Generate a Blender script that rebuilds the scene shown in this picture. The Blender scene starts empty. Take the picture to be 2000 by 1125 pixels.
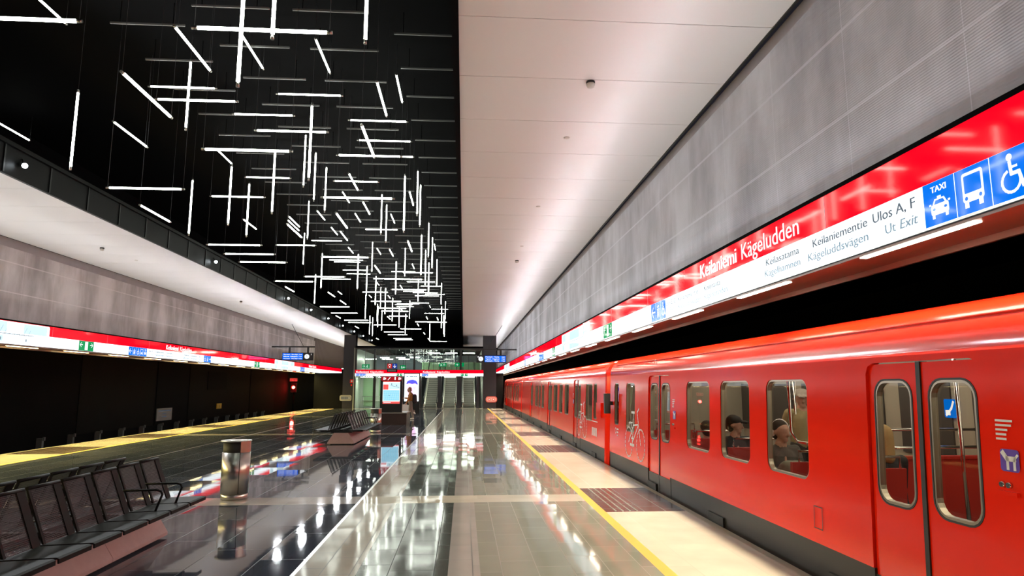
import bpy, bmesh, math, random
from mathutils import Vector, Matrix
S = bpy.context.scene
COL = S.collection
PI = math.pi
R = math.radians

# ---------------------------------------------------------------- camera
F, ROLL, VPU, VPV, EYE = 1300.0, 0.0105, 906.0, 755.0, 1.7
_y = Vector((VPU - 1000, -(VPV - 562.5), -F))
_x = Vector((1, -ROLL, (_y.x - ROLL * _y.y) / F))
_x.normalize(); _y.normalize(); _z = _x.cross(_y)
cam_d = bpy.data.cameras.new('camera')
cam = bpy.data.objects.new('camera', cam_d); COL.objects.link(cam)
cam_d.sensor_fit = 'HORIZONTAL'; cam_d.sensor_width = 36.0; cam_d.lens = F / 2000 * 36.0
cam_d.clip_start = 0.05; cam_d.clip_end = 300
_m = Matrix((_x, _y, _z)).to_4x4(); _m.translation = (0, 0, EYE)
cam.matrix_world = _m
S.camera = cam

# ---------------------------------------------------------------- world, exposure
w = bpy.data.worlds.new('tunnel_dark'); S.world = w; w.use_nodes = True
w.node_tree.nodes['Background'].inputs[0].default_value = (0.012, 0.011, 0.014, 1)
S.view_settings.view_transform = 'Standard'; S.view_settings.look = 'None'
S.view_settings.gamma = 1; S.view_settings.use_curve_mapping = False
S.view_settings.exposure = 0.2
S.cycles.use_denoising = True
S.cycles.max_bounces = 10; S.cycles.transparent_max_bounces = 16
S.cycles.sample_clamp_indirect = 6.0

# lamp strengths
E_TUBE, E_STRIP, E_WHITE, E_RED, E_COVE = 16.0, 14.0, 1.6, 1.15, 165.0

# ---------------------------------------------------------------- materials
def nodes(name):
    m = bpy.data.materials.new(name); m.use_nodes = True
    nt = m.node_tree
    return m, nt, nt.nodes['Principled BSDF']
def mat(name, col, rough=0.5, metal=0.0, emit=None, es=0.0, noise=0.0, nscale=6.0, spec=0.5, bump=0.0, bscale=80.0, coat=0.0):
    m, nt, b = nodes(name)
    b.inputs['Base Color'].default_value = (*col, 1); b.inputs['Roughness'].default_value = rough
    b.inputs['Metallic'].default_value = metal; b.inputs['Specular IOR Level'].default_value = spec
    if coat: b.inputs['Coat Weight'].default_value = coat; b.inputs['Coat Roughness'].default_value = 0.04
    if emit: b.inputs['Emission Color'].default_value = (*emit, 1); b.inputs['Emission Strength'].default_value = es
    if noise or bump: tc = nt.nodes.new('ShaderNodeTexCoord')
    if noise:
        n = nt.nodes.new('ShaderNodeTexNoise'); n.inputs['Scale'].default_value = nscale; n.inputs['Detail'].default_value = 5
        r = nt.nodes.new('ShaderNodeMapRange'); r.inputs[3].default_value = 1 - noise; r.inputs[4].default_value = 1 + noise
        h = nt.nodes.new('ShaderNodeMixRGB'); h.blend_type = 'MULTIPLY'; h.inputs[0].default_value = 1
        h.inputs[1].default_value = (*col, 1)
        nt.links.new(tc.outputs['Object'], n.inputs['Vector']); nt.links.new(n.outputs[0], r.inputs[0])
        nt.links.new(r.outputs[0], h.inputs[2]); nt.links.new(h.outputs[0], b.inputs['Base Color'])
    if bump:
        n2 = nt.nodes.new('ShaderNodeTexNoise'); n2.inputs['Scale'].default_value = bscale
        bp = nt.nodes.new('ShaderNodeBump'); bp.inputs['Strength'].default_value = bump; bp.inputs['Distance'].default_value = 0.02
        nt.links.new(tc.outputs['Object'], n2.inputs['Vector']); nt.links.new(n2.outputs[0], bp.inputs['Height'])
        nt.links.new(bp.outputs[0], b.inputs['Normal'])
    return m
def tile(name, c1, c2, mortar, tw, tl, rough=0.1, along=True, mort=0.004, spec=0.2, tilt=0.012):
    """stone slabs, tw wide across the platform and tl long along it; every slab lies a hair out of level"""
    m, nt, b = nodes(name); L = nt.links.new
    def mth(op, a, v=None, c=None):
        n = nt.nodes.new('ShaderNodeMath'); n.operation = op
        for i, q in enumerate((a, v, c)):
            if q is None: continue
            if isinstance(q, (int, float)): n.inputs[i].default_value = q
            else: L(q, n.inputs[i])
        return n.outputs[0]
    tc = nt.nodes.new('ShaderNodeTexCoord'); sp = nt.nodes.new('ShaderNodeSeparateXYZ'); L(tc.outputs['Object'], sp.inputs[0])
    across, lng = (sp.outputs[0], sp.outputs[1]) if along else (sp.outputs[1], sp.outputs[0])
    u = mth('DIVIDE', mth('ADD', across, 20.0), tw); row = mth('FLOOR', u)
    v = mth('ADD', mth('DIVIDE', lng, tl), mth('MULTIPLY', row, 0.37)); colm = mth('FLOOR', v)
    fu, fv = mth('FRACT', u), mth('FRACT', v)
    du = mth('MULTIPLY', mth('MINIMUM', fu, mth('SUBTRACT', 1.0, fu)), tw); dv = mth('MULTIPLY', mth('MINIMUM', fv, mth('SUBTRACT', 1.0, fv)), tl)
    joint = mth('LESS_THAN', mth('MINIMUM', du, dv), mort)
    cb = nt.nodes.new('ShaderNodeCombineXYZ'); L(row, cb.inputs[0]); L(colm, cb.inputs[1])
    wn = nt.nodes.new('ShaderNodeTexWhiteNoise'); wn.noise_dimensions = '2D'; L(cb.outputs[0], wn.inputs['Vector'])
    n = nt.nodes.new('ShaderNodeTexNoise'); n.inputs['Scale'].default_value = 2.0; n.inputs['Detail'].default_value = 3; L(tc.outputs['Object'], n.inputs['Vector'])
    r = nt.nodes.new('ShaderNodeMapRange'); r.inputs[3].default_value = 0.84; r.inputs[4].default_value = 1.14; L(n.outputs[0], r.inputs[0])
    mx = nt.nodes.new('ShaderNodeMixRGB'); mx.inputs[1].default_value = (*c1, 1); mx.inputs[2].default_value = (*c2, 1); L(wn.outputs['Value'], mx.inputs[0])
    h = nt.nodes.new('ShaderNodeMixRGB'); h.blend_type = 'MULTIPLY'; h.inputs[0].default_value = 1; L(mx.outputs[0], h.inputs[1]); L(r.outputs[0], h.inputs[2])
    g = nt.nodes.new('ShaderNodeMixRGB'); g.inputs[2].default_value = (*mortar, 1); L(joint, g.inputs[0]); L(h.outputs[0], g.inputs[1]); L(g.outputs[0], b.inputs['Base Color'])
    rr = nt.nodes.new('ShaderNodeMapRange'); rr.inputs[3].default_value = rough * 0.6; rr.inputs[4].default_value = rough * 1.5
    n3 = nt.nodes.new('ShaderNodeTexNoise'); n3.inputs['Scale'].default_value = 1.7; n3.inputs['Detail'].default_value = 4; L(tc.outputs['Object'], n3.inputs['Vector']); L(n3.outputs[0], rr.inputs[0])
    L(mth('MAXIMUM', rr.outputs[0], mth('MULTIPLY', joint, 0.5)), b.inputs['Roughness'])
    vs = nt.nodes.new('ShaderNodeVectorMath'); vs.operation = 'SUBTRACT'; L(wn.outputs['Color'], vs.inputs[0]); vs.inputs[1].default_value = (.5, .5, .5)
    vm = nt.nodes.new('ShaderNodeVectorMath'); vm.operation = 'MULTIPLY'; L(vs.outputs[0], vm.inputs[0]); vm.inputs[1].default_value = (tilt, tilt, 0)
    ge = nt.nodes.new('ShaderNodeNewGeometry'); va = nt.nodes.new('ShaderNodeVectorMath'); va.operation = 'ADD'; L(ge.outputs['Normal'], va.inputs[0]); L(vm.outputs[0], va.inputs[1])
    vn = nt.nodes.new('ShaderNodeVectorMath'); vn.operation = 'NORMALIZE'; L(va.outputs[0], vn.inputs[0])
    bp = nt.nodes.new('ShaderNodeBump'); bp.inputs['Strength'].default_value = 0.25; bp.inputs['Distance'].default_value = 0.0010
    n2 = nt.nodes.new('ShaderNodeTexNoise'); n2.inputs['Scale'].default_value = 4.0; n2.inputs['Detail'].default_value = 1; L(tc.outputs['Object'], n2.inputs['Vector'])
    L(n2.outputs[0], bp.inputs['Height']); L(vn.outputs[0], bp.inputs['Normal']); L(bp.outputs[0], b.inputs['Normal'])
    b.inputs['Specular IOR Level'].default_value = spec
    return m
def concrete(name, col, stain, y0, joints_z, pitch):
    """ribbed cladding with joints at given heights, vertical joints every pitch, and running stains"""
    m, nt, b = nodes(name); L = nt.links.new
    tc = nt.nodes.new('ShaderNodeTexCoord'); sp = nt.nodes.new('ShaderNodeSeparateXYZ'); L(tc.outputs['Object'], sp.inputs[0])
    mp = nt.nodes.new('ShaderNodeMapping'); mp.inputs['Scale'].default_value = (0.3, 0.85, 0.30); L(tc.outputs['Object'], mp.inputs[0])
    n = nt.nodes.new('ShaderNodeTexNoise'); n.inputs['Scale'].default_value = 1.0; n.inputs['Detail'].default_value = 5; n.inputs['Roughness'].default_value = 0.6
    L(mp.outputs[0], n.inputs['Vector'])
    r = nt.nodes.new('ShaderNodeValToRGB'); r.color_ramp.elements[0].position = 0.36; r.color_ramp.elements[1].position = 0.62
    r.color_ramp.elements[0].color = (*stain, 1); r.color_ramp.elements[1].color = (*col, 1); L(n.outputs[0], r.inputs[0])
    n2 = nt.nodes.new('ShaderNodeTexNoise'); n2.inputs['Scale'].default_value = 0.9; n2.inputs['Detail'].default_value = 6; L(tc.outputs['Object'], n2.inputs['Vector'])
    r2 = nt.nodes.new('ShaderNodeMapRange'); r2.inputs[1].default_value = .3; r2.inputs[2].default_value = .7; r2.inputs[3].default_value = 0.82; r2.inputs[4].default_value = 1.1; L(n2.outputs[0], r2.inputs[0])
    h = nt.nodes.new('ShaderNodeMixRGB'); h.blend_type = 'MULTIPLY'; h.inputs[0].default_value = 1; L(r.outputs[0], h.inputs[1]); L(r2.outputs[0], h.inputs[2])
    def near(out, v, wd):
        a = nt.nodes.new('ShaderNodeMath'); a.operation = 'COMPARE'; a.inputs[1].default_value = v; a.inputs[2].default_value = wd
        L(out, a.inputs[0]); return a.outputs[0]
    sh = nt.nodes.new('ShaderNodeMath'); sh.operation = 'SUBTRACT'; sh.inputs[1].default_value = y0; L(sp.outputs[1], sh.inputs[0])
    md = nt.nodes.new('ShaderNodeMath'); md.operation = 'FLOORED_MODULO'; md.inputs[1].default_value = pitch; L(sh.outputs[0], md.inputs[0])
    lines = [near(sp.outputs[2], z, 0.016) for z in joints_z] + [near(md.outputs[0], 0.0, 0.010)]
    acc = lines[0]
    for o in lines[1:]:
        a = nt.nodes.new('ShaderNodeMath'); a.operation = 'MAXIMUM'; L(acc, a.inputs[0]); L(o, a.inputs[1]); acc = a.outputs[0]
    f = nt.nodes.new('ShaderNodeMath'); f.operation = 'MULTIPLY'; f.inputs[1].default_value = 0.5; L(acc, f.inputs[0])
    g = nt.nodes.new('ShaderNodeMixRGB'); g.inputs[2].default_value = (min(1, col[0] * 1.25), min(1, col[1] * 1.25), min(1, col[2] * 1.25), 1)
    L(f.outputs[0], g.inputs[0]); L(h.outputs[0], g.inputs[1]); L(g.outputs[0], b.inputs['Base Color'])
    b.inputs['Roughness'].default_value = 0.62; b.inputs['Specular IOR Level'].default_value = 0.3
    wv = nt.nodes.new('ShaderNodeTexWave'); wv.bands_direction = 'Z'; wv.inputs['Scale'].default_value = 14; wv.inputs['Distortion'].default_value = 0.15
    L(tc.outputs['Object'], wv.inputs['Vector'])
    mm = nt.nodes.new('ShaderNodeMath'); mm.operation = 'SUBTRACT'; L(wv.outputs[0], mm.inputs[0]); L(acc, mm.inputs[1])
    bp = nt.nodes.new('ShaderNodeBump'); bp.inputs['Strength'].default_value = 0.25; bp.inputs['Distance'].default_value = 0.006
    L(mm.outputs[0], bp.inputs['Height']); L(bp.outputs[0], b.inputs['Normal'])
    return m
def glass(name, tint, refl=1.0, rough=0.0, ior=1.5):
    m = bpy.data.materials.new(name); m.use_nodes = True; nt = m.node_tree; nt.nodes.clear(); L = nt.links.new
    o = nt.nodes.new('ShaderNodeOutputMaterial'); t = nt.nodes.new('ShaderNodeBsdfTransparent'); t.inputs[0].default_value = (*tint, 1)
    g = nt.nodes.new('ShaderNodeBsdfGlossy'); g.inputs['Roughness'].default_value = rough; g.inputs['Color'].default_value = (refl, refl, refl, 1)
    fr = nt.nodes.new('ShaderNodeFresnel')
    ge = nt.nodes.new('ShaderNodeNewGeometry'); mi = nt.nodes.new('ShaderNodeMapRange'); mi.inputs[3].default_value = ior; mi.inputs[4].default_value = 1 / ior
    L(ge.outputs['Backfacing'], mi.inputs[0]); L(mi.outputs[0], fr.inputs[0])
    x = nt.nodes.new('ShaderNodeMixShader'); L(fr.outputs[0], x.inputs[0]); L(t.outputs[0], x.inputs[1]); L(g.outputs[0], x.inputs[2]); L(x.outputs[0], o.inputs[0])
    return m
def perforated(name, col, pitch, bar, ax=(1, 2)):
    """steel sheet punched with square holes (object space)"""
    m, nt, b = nodes(name); L = nt.links.new
    b.inputs['Base Color'].default_value = (*col, 1); b.inputs['Roughness'].default_value = 0.4; b.inputs['Metallic'].default_value = 0.3
    tc = nt.nodes.new('ShaderNodeTexCoord'); sp = nt.nodes.new('ShaderNodeSeparateXYZ'); L(tc.outputs['Object'], sp.inputs[0])
    outs = []
    for a in ax:
        md = nt.nodes.new('ShaderNodeMath'); md.operation = 'FLOORED_MODULO'; md.inputs[1].default_value = pitch; L(sp.outputs[a], md.inputs[0])
        gt = nt.nodes.new('ShaderNodeMath'); gt.operation = 'GREATER_THAN'; gt.inputs[1].default_value = bar; L(md.outputs[0], gt.inputs[0]); outs.append(gt.outputs[0])
    mu = nt.nodes.new('ShaderNodeMath'); mu.operation = 'MULTIPLY'; L(outs[0], mu.inputs[0]); L(outs[1], mu.inputs[1])
    t = nt.nodes.new('ShaderNodeBsdfTransparent'); x = nt.nodes.new('ShaderNodeMixShader')
    L(mu.outputs[0], x.inputs[0]); L(b.outputs[0], x.inputs[1]); L(t.outputs[0], x.inputs[2]); L(x.outputs[0], nt.nodes['Material Output'].inputs[0])
    return m
def emis(name, col, st, gloss=0.06):
    return mat(name, (col[0] * .2, col[1] * .2, col[2] * .2), gloss, emit=col, es=st, spec=0.3)

M = {}
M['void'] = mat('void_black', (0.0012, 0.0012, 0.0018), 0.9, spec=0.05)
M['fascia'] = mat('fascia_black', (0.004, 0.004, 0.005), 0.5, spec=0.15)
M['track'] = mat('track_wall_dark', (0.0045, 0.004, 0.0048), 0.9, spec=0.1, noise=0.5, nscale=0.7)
M['panel_dark'] = mat('track_panel_dark', (0.0028, 0.0028, 0.004), 0.8, spec=0.1, noise=0.3, nscale=0.8)
M['panel_grey'] = mat('track_panel_grey', (0.008, 0.0075, 0.0072), 0.8, spec=0.1, noise=0.3, nscale=0.8)
M['white_ceiling'] = mat('ceiling_white_metal', (0.76, 0.745, 0.73), 0.32, noise=0.03, nscale=0.6)
M['wall_r'] = concrete('ribbed_cladding_right', (0.60, 0.605, 0.67), (0.34, 0.34, 0.39), 4.1, (4.165, 4.97), 1.42)
M['wall_l'] = concrete('ribbed_cladding_left', (0.72, 0.68, 0.73), (0.36, 0.335, 0.365), 18.0, (4.25, 5.06), 1.42)
M['cornice_shade'] = mat('cornice_shade_grey', (0.36, 0.33, 0.36), 0.6, noise=0.15, nscale=3)  # recessed strip under the ceiling; its shade is put into this darker grey
M['slat'] = mat('slatted_brown', (0.13, 0.10, 0.105), 0.6, noise=0.2, nscale=5)
M['col_dark'] = mat('column_dark', (0.02, 0.019, 0.026), 0.35)
M['black'] = mat('black_paint', (0.006, 0.006, 0.007), 0.4)
M['steel'] = mat('brushed_steel', (0.55, 0.53, 0.50), 0.28, 1.0, noise=0.12, nscale=9)
M['chrome'] = mat('chrome', (0.75, 0.74, 0.7), 0.12, 1.0)
M['alu'] = mat('aluminium_frame', (0.46, 0.42, 0.33), 0.3, 0.9)
M['rubber'] = mat('rubber_black', (0.015, 0.015, 0.014), 0.6)
# floor finishes
M['t_dark'] = tile('tile_blue_grey', (0.042, 0.052, 0.076), (0.075, 0.083, 0.108), (0.03, 0.03, 0.033), 0.6, 1.2, 0.034, spec=0.42)
M['t_black'] = tile('tile_dark_green', (0.055, 0.066, 0.060), (0.075, 0.084, 0.078), (0.015, 0.017, 0.017), 0.42, 0.6, 0.075)
M['t_olive'] = tile('tile_olive_grey', (0.18, 0.19, 0.15), (0.22, 0.226, 0.18), (0.20, 0.19, 0.16), 0.334, 0.6, 0.055)
M['t_grey'] = tile('tile_light_grey', (0.29, 0.275, 0.26), (0.33, 0.31, 0.295), (0.10, 0.1, 0.095), 0.3, 0.6, 0.055)
M['t_warm'] = tile('tile_warm_grey', (0.30, 0.27, 0.22), (0.35, 0.315, 0.26), (0.09, 0.085, 0.075), 0.275, 0.6, 0.08)
M['t_band'] = tile('tile_cream_band', (0.44, 0.41, 0.34), (0.48, 0.45, 0.37), (0.2, 0.19, 0.16), 0.325, 1.0, 0.05, along=False)
M['t_edge'] = tile('tile_cream_edge', (0.50, 0.44, 0.345), (0.54, 0.475, 0.37), (0.30, 0.25, 0.18), 0.6, 1.4, 0.12)
M['t_patch'] = tile('tile_tactile_dark', (0.05, 0.035, 0.03), (0.06, 0.042, 0.036), (0.12, 0.09, 0.08), 0.3, 0.6, 0.22)
M['t_lip'] = mat('edge_stone_lip', (0.30, 0.26, 0.19), 0.4, noise=0.1)
M['yellow'] = mat('yellow_line', (0.62, 0.36, 0.045), 0.35, noise=0.08, nscale=4)
M['stone'] = mat('bench_stone', (0.46, 0.31, 0.32), 0.55, noise=0.12, nscale=14)
M['seat_steel'] = mat('seat_charcoal', (0.011, 0.011, 0.012), 0.6, spec=0.2)
M['perf'] = perforated('perforated_charcoal', (0.03, 0.027, 0.03), 0.0135, 0.0056)
# sign lights
M['w_face'] = emis('sign_white', (0.86, 0.955, 1.0), E_WHITE)
M['r_face'] = emis('sign_red', (0.96, 0.0, 0.011), E_RED)
M['b_face'] = emis('sign_blue', (0.0, 0.16, 0.78), 1.0)
M['g_face'] = emis('sign_green', (0.0, 0.28, 0.08), 1.0)
M['pale_face'] = emis('map_pale_blue', (0.60, 0.86, 0.95), 1.0)
M['w_ink'] = emis('picto_white', (0.95, 0.98, 1.0), 1.0)
M['k_ink'] = mat('sign_lettering_dark', (0.03, 0.045, 0.07), 0.4, emit=(0.02, 0.035, 0.06), es=1.0)
M['k_ink2'] = mat('sign_lettering_grey', (0.1, 0.15, 0.2), 0.4, emit=(0.12, 0.19, 0.25), es=1.0)
M['strip'] = mat('lamp_strip_warm', (0.9, 0.88, 0.8), 0.4, emit=(1.0, 0.86, 0.66), es=E_STRIP)
M['strip_y'] = mat('lamp_strip_yellow', (0.9, 0.88, 0.8), 0.4, emit=(1.0, 0.84, 0.38), es=E_STRIP)
M['tube'] = mat('tube_light', (0.9, 0.9, 0.88), 0.4, emit=(0.93, 1.0, 0.88), es=E_TUBE)
M['cove'] = mat('cove_lamp', (0.9, 0.9, 0.85), 0.4, emit=(0.93, 0.96, 1.0), es=E_COVE)
M['cove_l'] = mat('cove_lamp_bright', (0.9, 0.9, 0.85), 0.4, emit=(0.95, 0.96, 1.0), es=E_COVE * 1.9)
M['wire'] = mat('wire_dark', (0.05, 0.05, 0.055), 0.6, spec=0.1)
M['spot'] = mat('spot_lens', (0.9, 0.9, 0.9), 0.3, emit=(0.85, 0.95, 1.0), es=25.0)
M['batten'] = mat('batten_grey', (0.16, 0.16, 0.165), 0.45, 0.2)
M['soffit'] = mat('soffit_brown', (0.26, 0.135, 0.10), 0.35)
# train
M['red'] = mat('train_red', (0.94, 0.022, 0.005), 0.14, noise=0.02, nscale=2, bump=0.05, bscale=5.0, spec=0.38)
M['skirt'] = mat('train_skirt', (0.016, 0.015, 0.012), 0.4, spec=0.3, bump=0.04, bscale=4)
M['roof'] = mat('train_roof', (0.05, 0.03, 0.03), 0.6)
M['pane'] = glass('train_window_glass', (0.66, 0.62, 0.54), 1.0, ior=1.3)
M['pane_clear'] = glass('clear_glass', (0.86, 0.92, 0.90), 1.0)
M['lining'] = mat('train_lining', (0.42, 0.39, 0.32), 0.6)
M['lining_d'] = mat('train_lining_dark', (0.07, 0.065, 0.06), 0.5)
M['seat_red'] = mat('train_seat_red', (0.55, 0.035, 0.02), 0.55)
M['white_paint'] = mat('white_paint', (0.85, 0.84, 0.86), 0.4)
M['car_lamp'] = mat('car_lamp', (0.9, 0.9, 0.85), 0.4, emit=(1.0, 0.93, 0.78), es=9.0)

# ---------------------------------------------------------------- geometry helpers
class B:
    def __init__(s): s.bm = bmesh.new(); s.mats = []
    def mi(s, m):
        if m not in s.mats: s.mats.append(m)
        return s.mats.index(m)
    def face(s, pts, m, smooth=False):
        f = s.bm.faces.new([s.bm.verts.new(p) for p in pts]); f.material_index = s.mi(m); f.smooth = smooth; return f
    def box(s, x0, x1, y0, y1, z0, z1, m):
        v = [s.bm.verts.new((x, y, z)) for x in (x0, x1) for y in (y0, y1) for z in (z0, z1)]
        k = s.mi(m)
        for q in ((0, 1, 3, 2), (4, 6, 7, 5), (0, 4, 5, 1), (2, 3, 7, 6), (0, 2, 6, 4), (1, 5, 7, 3)):
            s.bm.faces.new([v[i] for i in q]).material_index = k
        return s
    def prism(s, pts, vec, m, smooth=False):
        """polygon (3d points) pushed along vec"""
        vec = Vector(vec); k = s.mi(m)
        a = [s.bm.verts.new(p) for p in pts]; b = [s.bm.verts.new(Vector(p) + vec) for p in pts]
        n = len(pts)
        s.bm.faces.new(a[::-1]).material_index = k; s.bm.faces.new(b).material_index = k
        for i in range(n):
            f = s.bm.faces.new([a[i], a[(i + 1) % n], b[(i + 1) % n], b[i]]); f.material_index = k; f.smooth = smooth
        return s
    def tube(s, path, r, m, n=8, caps=True):
        path = [Vector(p) for p in path]; k = s.mi(m); rings = []
        rr = r if isinstance(r, (list, tuple)) else [r] * len(path)
        for i, p in enumerate(path):
            d = (path[min(i + 1, len(path) - 1)] - path[max(i - 1, 0)]).normalized()
            u = d.cross(Vector((0, 0, 1)) if abs(d.z) < 0.9 else Vector((1, 0, 0))).normalized(); v = d.cross(u)
            rings.append([s.bm.verts.new(p + (u * math.cos(2 * PI * j / n) + v * math.sin(2 * PI * j / n)) * rr[i]) for j in range(n)])
        for a, b in zip(rings, rings[1:]):
            for j in range(n):
                f = s.bm.faces.new([a[j], a[(j + 1) % n], b[(j + 1) % n], b[j]]); f.material_index = k; f.smooth = True
        if caps:
            s.bm.faces.new(rings[0][::-1]).material_index = k; s.bm.faces.new(rings[-1]).material_index = k
        return s
    def lathe(s, c, prof, m, n=24, sx=1.0, sy=1.0, a0=0, a1=2 * PI):
        """profile of (radius, z) about the vertical through c"""
        k = s.mi(m); full = abs(a1 - a0 - 2 * PI) < 1e-6; cnt = n if full else n + 1
        rings = [[s.bm.verts.new((c[0] + r * sx * math.cos(a0 + (a1 - a0) * j / n), c[1] + r * sy * math.sin(a0 + (a1 - a0) * j / n), c[2] + z)) for j in range(cnt)] for r, z in prof]
        for a, b in zip(rings, rings[1:]):
            for j in range(n if full else n):
                f = s.bm.faces.new([a[j], a[(j + 1) % cnt], b[(j + 1) % cnt], b[j]]); f.material_index = k; f.smooth = True
        if full:
            for ring in (rings[0], rings[-1]):
                if prof[0][0] > 1e-4: s.bm.faces.new(ring).material_index = k
        return s
    def ball(s, c, r, m, n=10, sc=(1, 1, 1)):
        ret = bmesh.ops.create_uvsphere(s.bm, u_segments=n * 2, v_segments=n, radius=r)
        k = s.mi(m)
        for v in ret['verts']: v.co = Vector((v.co.x * sc[0], v.co.y * sc[1], v.co.z * sc[2])) + Vector(c)
        for v in ret['verts']:
            for f in v.link_faces: f.material_index = k; f.smooth = True
        return s
    def build(s, name, parent=None, origin=None):
        bmesh.ops.recalc_face_normals(s.bm, faces=s.bm.faces)
        o = Vector(origin) if origin is not None else (world_loc(parent) if parent else Vector((0, 0, 0)))
        for v in s.bm.verts: v.co -= o
        me = bpy.data.meshes.new(name); s.bm.to_mesh(me); s.bm.free()
        for m in s.mats: me.materials.append(M[m] if isinstance(m, str) else m)
        ob = bpy.data.objects.new(name, me); COL.objects.link(ob)
        if parent: ob.parent = parent; ob.location = o - world_loc(parent)
        else: ob.location = o
        return ob
def world_loc(o):
    p = Vector((0, 0, 0))
    while o: p = p + o.location; o = o.parent
    return p
def tag(o, label, cat, group=None):
    o['label'] = label; o['category'] = cat
    if group: o['group'] = group
    return o
def thing(name, label, cat, loc=(0, 0, 0), group=None):
    o = bpy.data.objects.new(name, None); o.empty_display_size = 0.1; COL.objects.link(o); o.location = loc
    return tag(o, label, cat, group)
def struct(o):
    o['kind'] = 'structure'; return o
def copy_thing(o, loc, label=None):
    r = o.copy(); COL.objects.link(r); r.location = loc
    if label: r['label'] = label
    for ch in list(o.children):
        c = ch.copy(); COL.objects.link(c); c.parent = r
        for g in list(ch.children):
            d = g.copy(); COL.objects.link(d); d.parent = c
    return r
def rrect(y0, y1, z0, z1, r, n=5):
    p = []
    for cy, cz, a in ((y1 - r, z1 - r, 0), (y0 + r, z1 - r, PI / 2), (y0 + r, z0 + r, PI), (y1 - r, z0 + r, 1.5 * PI)):
        for i in range(n + 1):
            t = a + PI / 2 * i / n; p.append((cy + r * math.cos(t), cz + r * math.sin(t)))
    return p
ORD = 'first second third fourth fifth sixth seventh eighth ninth tenth eleventh twelfth thirteenth fourteenth fifteenth sixteenth seventeenth eighteenth nineteenth'.split()
TENS = {20: ('twentieth', 'twenty'), 30: ('thirtieth', 'thirty'), 40: ('fortieth', 'forty'), 50: ('fiftieth', 'fifty'), 60: ('sixtieth', 'sixty'), 70: ('seventieth', 'seventy')}
def ordinal(n):
    if n < 20: return ORD[n - 1]
    t = n // 10 * 10
    return TENS[t][0] if n == t else TENS[t][1] + '-' + ORD[n - t - 1]

# flat artwork: 2d shapes (a, b) mapped onto a face by fn(a, b, lift)
class Art(B):
    def __init__(s, fn): super().__init__(); s.fn = fn
    def poly(s, pts, m, lift=0.004): s.face([s.fn(a, b, lift) for a, b in pts], m); return s
    def rect(s, a0, a1, b0, b1, m, lift=0.004): return s.poly([(a0, b0), (a1, b0), (a1, b1), (a0, b1)], m, lift)
    def rr(s, a0, a1, b0, b1, r, m, lift=0.004): return s.poly(rrect(a0, a1, b0, b1, r, 4), m, lift)
    def disc(s, a, b, r, m, lift=0.004, n=20, rb=None): return s.poly([(a + r * math.cos(2 * PI * i / n), b + (rb or r) * math.sin(2 * PI * i / n)) for i in range(n)], m, lift)
    def line(s, pts, wd, m, lift=0.004):
        for (a0, b0), (a1, b1) in zip(pts, pts[1:]):
            d = math.hypot(a1 - a0, b1 - b0) or 1; nx, ny = -(b1 - b0) / d * wd / 2, (a1 - a0) / d * wd / 2
            ex, ey = (a1 - a0) / d * wd * .3, (b1 - b0) / d * wd * .3
            s.poly([(a0 + nx - ex, b0 + ny - ey), (a0 - nx - ex, b0 - ny - ey), (a1 - nx + ex, b1 - ny + ey), (a1 + nx + ex, b1 + ny + ey)], m, lift)
        return s
    def arc(s, a, b, r, t0, t1, wd, m, lift=0.004, n=14, dash=False, rb=None):
        pts = [(a + r * math.cos(t0 + (t1 - t0) * i / n), b + (rb or r) * math.sin(t0 + (t1 - t0) * i / n)) for i in range(n + 1)]
        if dash:
            for i in range(0, n, 2): s.line(pts[i:i + 2], wd, m, lift)
        else: s.line(pts, wd, m, lift)
        return s
_tc = {}
def text_pts(body):
    """built-in font as a mesh: (verts2d, faces, width, cap height)"""
    if body in _tc: return _tc[body]
    cu = bpy.data.curves.new('t', 'FONT'); cu.body = body; cu.size = 1; cu.resolution_u = 3
    ob = bpy.data.objects.new('t', cu); COL.objects.link(ob)
    dg = bpy.context.evaluated_depsgraph_get(); me = bpy.data.meshes.new_from_object(ob.evaluated_get(dg))
    vs = [(v.co.x, v.co.y) for v in me.vertices]; fs = [tuple(p.vertices) for p in me.polygons]
    bpy.data.objects.remove(ob); bpy.data.curves.remove(cu); bpy.data.meshes.remove(me)
    x0 = min(v[0] for v in vs); x1 = max(v[0] for v in vs)
    _tc[body] = ([(x - x0, y) for x, y in vs], fs, x1 - x0)
    return _tc[body]
def lettering(fn, body, a, b, cap, m, parent, width=None, shear=0.0, bold=0.0035, lift=0.005, name='lettering'):
    """text with its left end at a, baseline at b, capital height cap, squeezed to width"""
    vs, fs, w0 = text_pts(body)
    k = cap / 0.73; kx = (width / w0) if width else k
    art = B()
    for dx in ((0,) if not bold else (-bold, 0, bold)):
        vv = [art.bm.verts.new(fn(a + x * kx + y * k * shear + dx, b + y * k, lift + (0.0004 * dx / bold if bold else 0))) for x, y in vs]
        mi = art.mi(m)
        for f in fs:
            try: art.bm.faces.new([vv[i] for i in f]).material_index = mi
            except ValueError: pass
    return art.build(name, parent)
# ================================================================ SETTING
YA, YE = -10.0, 78.0
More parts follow.
